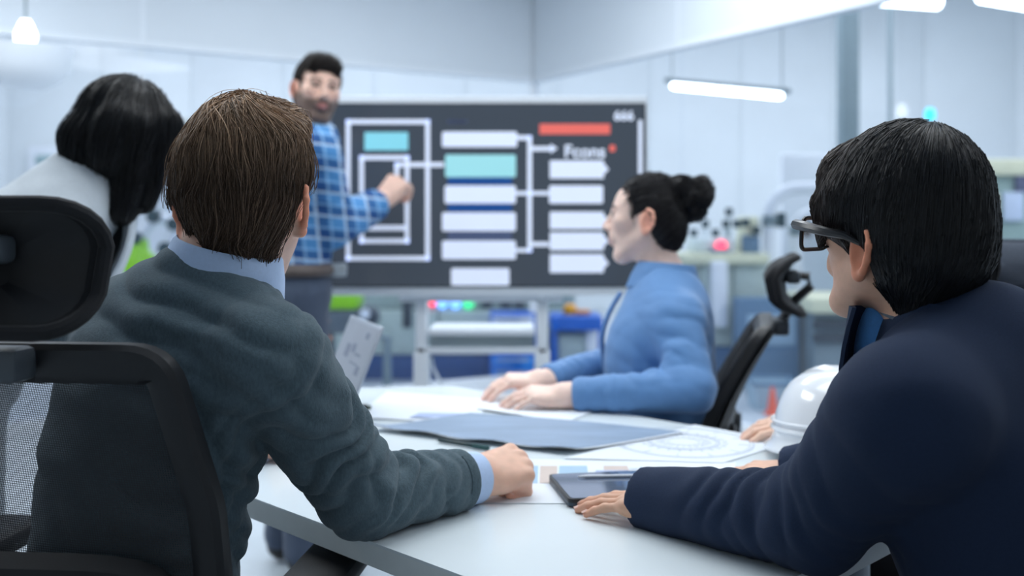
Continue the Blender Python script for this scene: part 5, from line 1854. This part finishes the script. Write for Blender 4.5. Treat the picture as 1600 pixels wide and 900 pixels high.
# ================================================================== seated woman in the blue blouse
fw = nrm([-.97, .25, 0]); sd = np.array([.25, .97, 0])
hC = np.array([.322, 2.40, 1.160])
spC = dict(head=hC, R=frame((-.955, .30, .02), (.06, .0, 1)), s=.875, female=True, skin=lin('#f3d3c5')[:3], lip=(.5, .2, .2), base=(.36, 2.38), seed=14,
           label='woman with dark hair in a bun and a blue blouse, hands resting on the table',
           nb=(.366, 2.385, 1.005), neck_r=.046, toe=fw,
           trunk=[(np.array([.41, 2.40, .47]), .165, .12, sd), (np.array([.385, 2.39, .65]), .135, .108, sd), (np.array([.350, 2.375, .82]), .15, .118, sd),
                  (np.array([.372, 2.375, .93]), .145, .092, sd), (np.array([.368, 2.382, .995]), .062, .058, sd)],
           armL=(np.array([.372, 2.232, .930]), np.array([.385, 2.135, .795]), np.array([.118, 2.195, .772])),
           armR=(np.array([.385, 2.525, .930]), np.array([.30, 2.55, .80]), np.array([.065, 2.345, .778])))
spC.update(legs_for(spC['trunk'][0][0], sd, fw))
spC['handL'] = dict(w=spC['armL'][2], f=(-.98, .02, .02), u=(.0, -.25, 1), thumb_side=-1, bends=[(.35, .35, .2), (.30, .4, .2), (.32, .4, .2), (.35, .4, .2)], spread=(.08, .02, -.04, -.12), thumb=(.6, -.3, .3, .3), s=.85)
spC['handR'] = dict(w=spC['armR'][2], f=(-.90, -.30, .10), u=(.1, -.15, 1), thumb_side=1, bends=[(.50, .40, .2), (.50, .42, .2), (.5, .45, .2), (.55, .45, .2)], spread=(.10, .02, -.05, -.14), thumb=(.6, -.3, .3, .3), s=.85)
C = body_mesh('person', spC, hres=.0035, handres=.0026)
base = np.array(C.location)
dress(C, spC, M_blouse, .46, .012, (.056, .048, .037), .10, .0055, .95, 'blouse', 3)
cuffs(C, spC, M_blouse, .036, .055, .08)
Rc = frame((-.93, .25, .22), (.30, 0, 1))
collar_mesh(np.array([.360, 2.384, 1.016]) - base, Rc, .056, .062, .036, .016, 1.2, .45).build('collar', M_blouse, C)
# placket strip down the front
fr = [np.array([.262, 2.40, .985]), np.array([.232, 2.405, .93]), np.array([.218, 2.41, .86]), np.array([.232, 2.412, .76]), np.array([.256, 2.42, .66])]
MB().tube([p - base for p in spline(fr, 14)], .017, 8, flat=.35, up=(-1, .2, 0)).build('placket', M_blouse, C)
trousers(C, spC, M_trouser, .62)
def dark_brown(q, rnd, t):
    return np.array(lin('#1d1c20')[:3]) * (.5 + .95 * rnd)[:, None]
bun = np.array([0, -.120, .066])
HC = [LP('e', (0, -.018, .036), (.080, .098, .094)), LP('e', (0, -.055, -.02), (.066, .055, .075)), LP('c', (0, -.06, -.04), (0, -.045, -.075), .04, .03),
      LP('e', (0, -.112, .066), (.044, .036, .050), k=.006), LP('e', (.0, -.152, .078), (.038, .034, .046), k=.003), LP('e', (.018, -.128, .028), (.038, .038, .032), k=.003), LP('e', (-.018, -.098, .092), (.036, .034, .032), k=.003)]
CC = [LP('e', (0, .122, -.030), (.088, .082, .100), op='-', k=.010), LP('e', (.088, -.0, -.018), (.030, .036, .036), op='-', k=.006), LP('e', (-.088, -.0, -.018), (.030, .036, .036), op='-', k=.006),
      LP('e', (0, .05, -.11), (.11, .085, .075), op='-', k=.008)]
def flowC(q, k):
    d = bun - q
    r = np.linalg.norm(d, axis=1)[:, None]
    sw = np.cross(q - bun, np.array([.5, .3, .8]))
    sw /= np.linalg.norm(sw, axis=1)[:, None] + 1e-6
    near = (r < .06)
    return np.where(near, sw, d / (r + 1e-6))
def allowC(q):
    face = (q[:, 0] / .088) ** 2 + ((q[:, 1] - .122) / .082) ** 2 + ((q[:, 2] + .03) / .10) ** 2 < 1
    ear = ((np.abs(q[:, 0]) - .088) / .03) ** 2 + (q[:, 1] / .036) ** 2 + ((q[:, 2] + .018) / .036) ** 2 < 1
    return ~face & ~ear & (q[:, 2] > -.10)
add_hair(C, spC, HC, CC, flowC, allowC, 3600, dark_brown, M_hair_gloss, h=.004, n_seg=8, step=.012, lift=(-.001, .002), width=.0009, jitter=.08)

# ================================================================== standing presenter in the plaid shirt
fw = nrm([.80, .40, 0]); sd = np.array([.447, -.894, 0])
hE = np.array([-.645, 3.30, 1.590])
spE = dict(head=hE, R=frame((.44, -.90, -.06), (.13, .0, 1)), s=.92, skin=lin('#e8c0ae')[:3], lip=(.50, .20, .18), stub=(.050, .034, .030), base=(-.71, 3.32), seed=23,
           label='standing bearded presenter in a blue plaid shirt reaching a hand to the screen',
           nb=(-.668, 3.318, 1.452), neck_r=.054, toe=fw,
           trunk=[(np.array([-.735, 3.325, .93]), .160, .115, sd), (np.array([-.728, 3.325, 1.06]), .145, .105, sd), (np.array([-.705, 3.325, 1.23]), .165, .115, sd),
                  (np.array([-.690, 3.32, 1.36]), .155, .10, sd), (np.array([-.670, 3.32, 1.44]), .07, .065, sd)],
           armR=(np.array([-.625, 3.165, 1.365]), np.array([-.590, 3.265, 1.145]), np.array([-.468, 3.50, 1.222])),
           armL=(np.array([-.76, 3.475, 1.365]), np.array([-.80, 3.50, 1.11]), np.array([-.72, 3.42, .90])))
out = {}
for e, k in (('L', -1), ('R', 1)):
    hp_ = spE['trunk'][0][0] + sd * k * .085 + np.array([0, 0, -.02])
    out['leg' + e] = (hp_, np.array([hp_[0] + .02, hp_[1], .50]), np.array([hp_[0] + sd[0] * k * .03, hp_[1], .09]))
spE.update(out)
spE['handR'] = dict(w=spE['armR'][2] + np.array([.004, .008, .004]), f=(.55, .45, .70), u=(-.30, -.75, .45), thumb_side=1, bends=[(.9, 1.1, .5), (1.1, 1.2, .6), (1.1, 1.2, .6), (1.1, 1.2, .6)], spread=(.05, .01, -.03, -.06), thumb=(.35, -.4, .3, .3), s=1.22)
spE['handL'] = dict(w=spE['armL'][2], f=(.25, -.1, -.95), u=(-.8, .3, -.2), thumb_side=-1, bends=[(.3, .4, .2)] * 4)
Eo = body_mesh('person', spE, hres=.0032, handres=.003)
base = np.array(Eo.location)
def plaid():
    m = bpy.data.materials.new('plaid_flannel')
    m.use_nodes = True
    nt = m.node_tree
    b = nt.nodes['Principled BSDF']
    b.inputs['Roughness'].default_value = .85
    b.inputs['Specular IOR Level'].default_value = .2
    tc = nt.nodes.new('ShaderNodeTexCoord')
    def stripes(direction, period, width):
        dt = nt.nodes.new('ShaderNodeVectorMath'); dt.operation = 'DOT_PRODUCT'
        dt.inputs[1].default_value = tuple(np.array(direction) / period)
        nt.links.new(tc.outputs['Object'], dt.inputs[0])
        fr_ = nt.nodes.new('ShaderNodeMath'); fr_.operation = 'FRACT'
        nt.links.new(dt.outputs['Value'], fr_.inputs[0])
        lt = nt.nodes.new('ShaderNodeMath'); lt.operation = 'LESS_THAN'; lt.inputs[1].default_value = width
        nt.links.new(fr_.outputs[0], lt.inputs[0])
        return lt.outputs[0]
    cur = None
    base_c = lin('#5592cc')
    def mixc(prev, fac, col, k):
        mx = nt.nodes.new('ShaderNodeMix'); mx.data_type = 'RGBA'
        mu = nt.nodes.new('ShaderNodeMath'); mu.operation = 'MULTIPLY'; mu.inputs[1].default_value = k
        nt.links.new(fac, mu.inputs[0])
        nt.links.new(mu.outputs[0], mx.inputs['Factor'])
        if prev is None: mx.inputs[6].default_value = base_c
        else: nt.links.new(prev, mx.inputs[6])
        mx.inputs[7].default_value = lin(col)
        return mx.outputs[2]
    h_ = (.78, .22, .1)
    for dr, p, w, col, k in (((.1, .0, 1), .074, .45, '#1c3f7c', .6), (h_, .074, .45, '#1c3f7c', .6), ((.1, 0, 1.0), .074, .10, '#dfeaf5', .7), (h_, .074, .10, '#dfeaf5', .7), ((.1, 0, 1), .037, .14, '#9fc6ea', .6), (h_, .037, .14, '#9fc6ea', .6)):
        cur = mixc(cur, stripes(dr, p, w), col, k)
    nt.links.new(cur, b.inputs['Base Color'])
    return m
M_plaid = plaid()
dress(Eo, spE, M_plaid, .985, .013, (.078, .072, .056), .06, .0065, 1.1, 'plaid_shirt', 7)
cuffs(Eo, spE, M_plaid, .050, .05, .05)
Rc = frame((.5, -.6, .2), (.1, .1, 1))
collar_mesh(np.array([-.668, 3.318, 1.452]) - base, Rc, .062, .064, .036, .010, .9, .6).build('collar', M_plaid, Eo)
V2, F2 = surface([ell(np.array([-.66, 3.285, 1.405]), (.04, .04, .055))], .006)
link_mesh('undershirt', V2, F2, cloth('grey_cotton', '#9aa7b4', .8), Eo, base=base)
tr = trousers(Eo, spE, cloth('slate_denim', '#4a5568', .85, .08, 200), 1.0, (.098, .075, .06))
bw = MB()
pv = np.array([-.732, 3.325, 1.0])
el_ = [pv + sd * (.170 * math.cos(a)) + np.array([fw[0], fw[1], 0]) * (.130 * math.sin(a)) - base for a in [2 * math.pi * j / 40 for j in range(40)]]
bw.tube(el_, .022, 8, closed=True, flat=1.0)
belt = bw.build('belt', mat('belt_leather', '#5d5350', .5, noise=.08, nscale=60), Eo)
q_ = pv + sd * .13 + np.array([fw[0], fw[1], 0]) * .118 - base
MB().box(q_ - np.array([.028, .02, .022]), q_ + np.array([.028, .012, .022]), .008).build('buckle', M_silver, belt)
def espresso(q, rnd, t):
    return np.array(lin('#2b2523')[:3]) * (.55 + .9 * rnd)[:, None]
HE = [LP('e', (0, -.020, .040), (.081, .099, .090)), LP('c', (-.036, .066, .086), (.036, .066, .086), .024, .024), LP('e', (0, -.05, -.02), (.070, .055, .07)), LP('e', (0, .02, .105), (.06, .07, .03))]
CE = [LP('e', (0, .125, -.006), (.064, .075, .080), op='-', k=.012), LP('e', (0, .10, -.06), (.1, .09, .09), op='-', k=.008), LP('e', (.088, .0, -.01), (.026, .034, .038), op='-', k=.005), LP('e', (-.088, .0, -.01), (.026, .034, .038), op='-', k=.005),
      LP('e', (0, .04, -.115), (.11, .085, .07), op='-', k=.008)]
def flowE(q, k):
    r = q - np.array([0, -.05, .13]); r /= np.linalg.norm(r, axis=1)[:, None] + 1e-6
    top = np.clip((q[:, 2] - .07) / .04, 0, 1)[:, None]
    return r + (1 - top) * np.array([0, -.3, -1.0]) + top * np.array([.4, .5, .2])
def allowE(q):
    face = ((q[:, 0] / .064) ** 2 + ((q[:, 1] - .125) / .075) ** 2 + ((q[:, 2] + .006) / .080) ** 2 < 1) | ((q[:, 0] / .1) ** 2 + ((q[:, 1] - .10) / .09) ** 2 + ((q[:, 2] + .06) / .09) ** 2 < 1)
    ear = ((np.abs(q[:, 0]) - .088) / .026) ** 2 + (q[:, 1] / .034) ** 2 + ((q[:, 2] + .01) / .038) ** 2 < 1
    return ~face & ~ear & (q[:, 2] > -.085)
add_hair(Eo, spE, HE, CE, flowE, allowE, 2600, espresso, M_hair_soft, h=.005, n_seg=6, step=.008, lift=(-.001, .005), width=.0009, jitter=.2)

# ================================================================== long-bobbed person in the pale blazer, leaning over the table end
fw = nrm([.85, .50, 0]); sd = np.array([.507, -.862, 0])
hF = np.array([-.800, 2.05, 1.325])
spF = dict(head=hF, R=frame((.80, .55, -.34), (.32, .2, 1)), s=.97, female=True, skin=lin('#8d6250')[:3], lip=(.3, .1, .1), base=(-1.02, 1.98), seed=31,
           label='person in a pale grey blazer with long glossy black hair leaning over the table end',
           nb=(-.872, 2.035, 1.235), neck_r=.047, toe=fw,
           trunk=[(np.array([-1.10, 1.94, .86]), .16, .115, sd), (np.array([-1.06, 1.955, .97]), .138, .105, sd), (np.array([-.985, 1.985, 1.07]), .135, .11, sd),
                  (np.array([-.935, 2.01, 1.145]), .125, .088, sd), (np.array([-.878, 2.032, 1.228]), .065, .06, sd)],
           armR=(np.array([-.88, 1.90, 1.105]), np.array([-.845, 1.90, .93]), np.array([-.715, 2.02, .785])),
           armL=(np.array([-.985, 2.13, 1.105]), np.array([-.90, 2.27, .94]), np.array([-.70, 2.22, .785])))
out = {}
for e, k in (('L', -1), ('R', 1)):
    hp_ = spF['trunk'][0][0] + sd * k * .085
    out['leg' + e] = (hp_, np.array([hp_[0] + .02, hp_[1], .47]), np.array([hp_[0] - .02, hp_[1] + .01, .09]))
spF.update(out)
for e, k in (('L', 1), ('R', -1)):
    spF['hand' + e] = dict(w=spF['arm' + e][2], f=(.9, .35 * k * -.3, -.2), u=(.1, 0, 1), thumb_side=-k, bends=[(.12, .2, .1)] * 4, s=.93)
Fo = body_mesh('person', spF, hres=.004, handres=.003)
base = np.array(Fo.location)
bz = dress(Fo, spF, M_blazer, .80, .02, (.070, .060, .048), .02, .0065, 1.0, 'blazer', 11)
Rc = frame((.80, .48, .2), (.25, .15, 1))
collar_mesh(np.array([-.878, 2.03, 1.228]) - base, Rc, .068, .070, .034, .018, 1.1, .8).build('blazer_collar', M_blazer, bz)
Rl = frame(fw + np.array([0, 0, -.3]), (0.3, .2, 1))
V2, F2 = surface([ell(np.array([-.885, 2.045, 1.13]), (.06, .085, .11), Rl)], .007)
link_mesh('black_top', V2, F2, cloth('black_jersey', '#16181d', .8), Fo, base=base)
for e in (-1, 1):
    rings = []
    for t in np.linspace(0, 1, 9):
        w_ = .012 + .03 * math.sin(math.pi * (t * .8 + .1))
        c = np.array([-.862, 2.05, 1.12]) + Rl @ np.array([e * (.065 - .03 * t), .048 + .018 * math.sin(math.pi * t), .10 - .22 * t])
        rings.append([c + Rl @ np.array([e * w_ * x, -abs(x) * .012 + z_, 0]) - base for x, z_ in ((-1, 0), (0, .005), (1, 0), (1, -.006), (0, -.004), (-1, -.006))])
    MB().loft(rings).build('lapel', M_blazer, bz)
trousers(Fo, spF, M_blazer, .93, (.098, .075, .06))
def jet(q, rnd, t):
    return np.array(lin('#101216')[:3]) * (.5 + 1.0 * rnd)[:, None]
HF = [LP('e', (0, -.010, .040), (.084, .098, .096)), LP('e', (0, -.03, -.03), (.080, .068, .085)), LP('c', (.066, .005, .02), (.062, .035, -.15), .044, .024), LP('c', (-.066, .005, .02), (-.062, .035, -.15), .044, .024),
      LP('e', (.070, -.03, -.01), (.036, .052, .07)), LP('e', (-.070, -.03, -.01), (.036, .052, .07)), LP('c', (.0, -.06, -.03), (0, -.02, -.15), .062, .034), LP('c', (-.052, .055, .05), (-.055, .075, -.115), .040, .018), LP('c', (.052, .055, .05), (.055, .075, -.115), .040, .018)]
CF = [LP('e', (0, .125, -.055), (.030, .06, .085), op='-', k=.01), LP('e', (0, .06, -.16), (.045, .07, .09), op='-', k=.01)]
def flowF(q, k):
    r = q - np.array([.0, -.01, .142]); r /= np.linalg.norm(r, axis=1)[:, None] + 1e-6
    top = np.clip((q[:, 2] - .07) / .06, 0, 1)[:, None]
    return r + (1 - top) * np.array([0, .25, -1.3])
def allowF(q):
    face = (q[:, 0] / .030) ** 2 + ((q[:, 1] - .125) / .06) ** 2 + ((q[:, 2] + .055) / .085) ** 2 < 1
    return ~face & (q[:, 2] > -.215)
add_hair(Fo, spF, HF, CF, flowF, allowF, 4500, jet, M_hair_gloss, h=.0045, n_seg=11, step=.018, lift=(-.001, .004), width=.0009, jitter=.05, lock=.18)

# ================================================================== fifth person, all but the fingers behind the navy jacket
fw = nrm([-.90, -.40, 0]); sd = np.array([-.406, .914, 0])
hD = np.array([.755, 1.775, 1.10])
spD = dict(head=hD, R=frame((-.55, .80, -.1), (0, 0, 1)), s=.95, skin=lin('#ecc6b0')[:3], lip=LIP, base=(.86, 1.82), seed=41,
           label='person almost wholly hidden by the navy jacket, fingers showing beside the hard hat',
           nb=(.785, 1.79, .975), neck_r=.05, toe=fw,
           trunk=[(np.array([.90, 1.86, .47]), .16, .115, sd), (np.array([.88, 1.85, .64]), .142, .105, sd), (np.array([.85, 1.83, .80]), .155, .115, sd),
                  (np.array([.82, 1.81, .90]), .145, .095, sd), (np.array([.79, 1.792, .965]), .065, .06, sd)],
           armR=(np.array([.755, 1.945, .895]), np.array([.72, 2.0, .80]), np.array([.578, 1.905, .768])),
           armL=(np.array([.87, 1.67, .895]), np.array([.82, 1.56, .80]), np.array([.70, 1.62, .772])))
spD.update(legs_for(spD['trunk'][0][0], sd, fw))
spD['handR'] = dict(w=spD['armR'][2], f=(-.97, -.10, -.02), u=(0, -.2, 1), thumb_side=1, bends=[(.2, .4, .25), (.2, .42, .25), (.22, .45, .25), (.25, .45, .25)], spread=(.05, .01, -.03, -.07), thumb=(.4, -.3, .3, .3), s=.86)
spD['handL'] = dict(w=spD['armL'][2], f=(-.95, -.1, -.05), u=(0, 0, 1), thumb_side=-1, bends=[(.3, .4, .2)] * 4, s=.95)
Do = body_mesh('person', spD, hres=.005, handres=.0026)
dress(Do, spD, M_navy_suit, .46, .016, (.062, .054, .043), .0, .009, .8, 'jacket', 17)
trousers(Do, spD, M_trouser, .60)
HD = [LP('e', (0, -.02, .044), (.083, .100, .095)), LP('e', (0, -.05, -.02), (.072, .058, .075))]
CD = [LP('e', (0, .125, -.0), (.07, .075, .085), op='-', k=.012), LP('e', (0, .08, -.09), (.12, .095, .09), op='-', k=.008), LP('e', (.088, .0, -.01), (.028, .036, .04), op='-', k=.005), LP('e', (-.088, .0, -.01), (.028, .036, .04), op='-', k=.005)]
add_hair(Do, spD, HD, CD, flowE, lambda q: allowE(q) & (((np.abs(q[:, 0]) - .088) / .03) ** 2 + (q[:, 1] / .036) ** 2 + ((q[:, 2] + .01) / .04) ** 2 > 1), 900, dark_brown, M_hair_soft, h=.006, n_seg=6, step=.01, lift=(-.001, .004), width=.001)
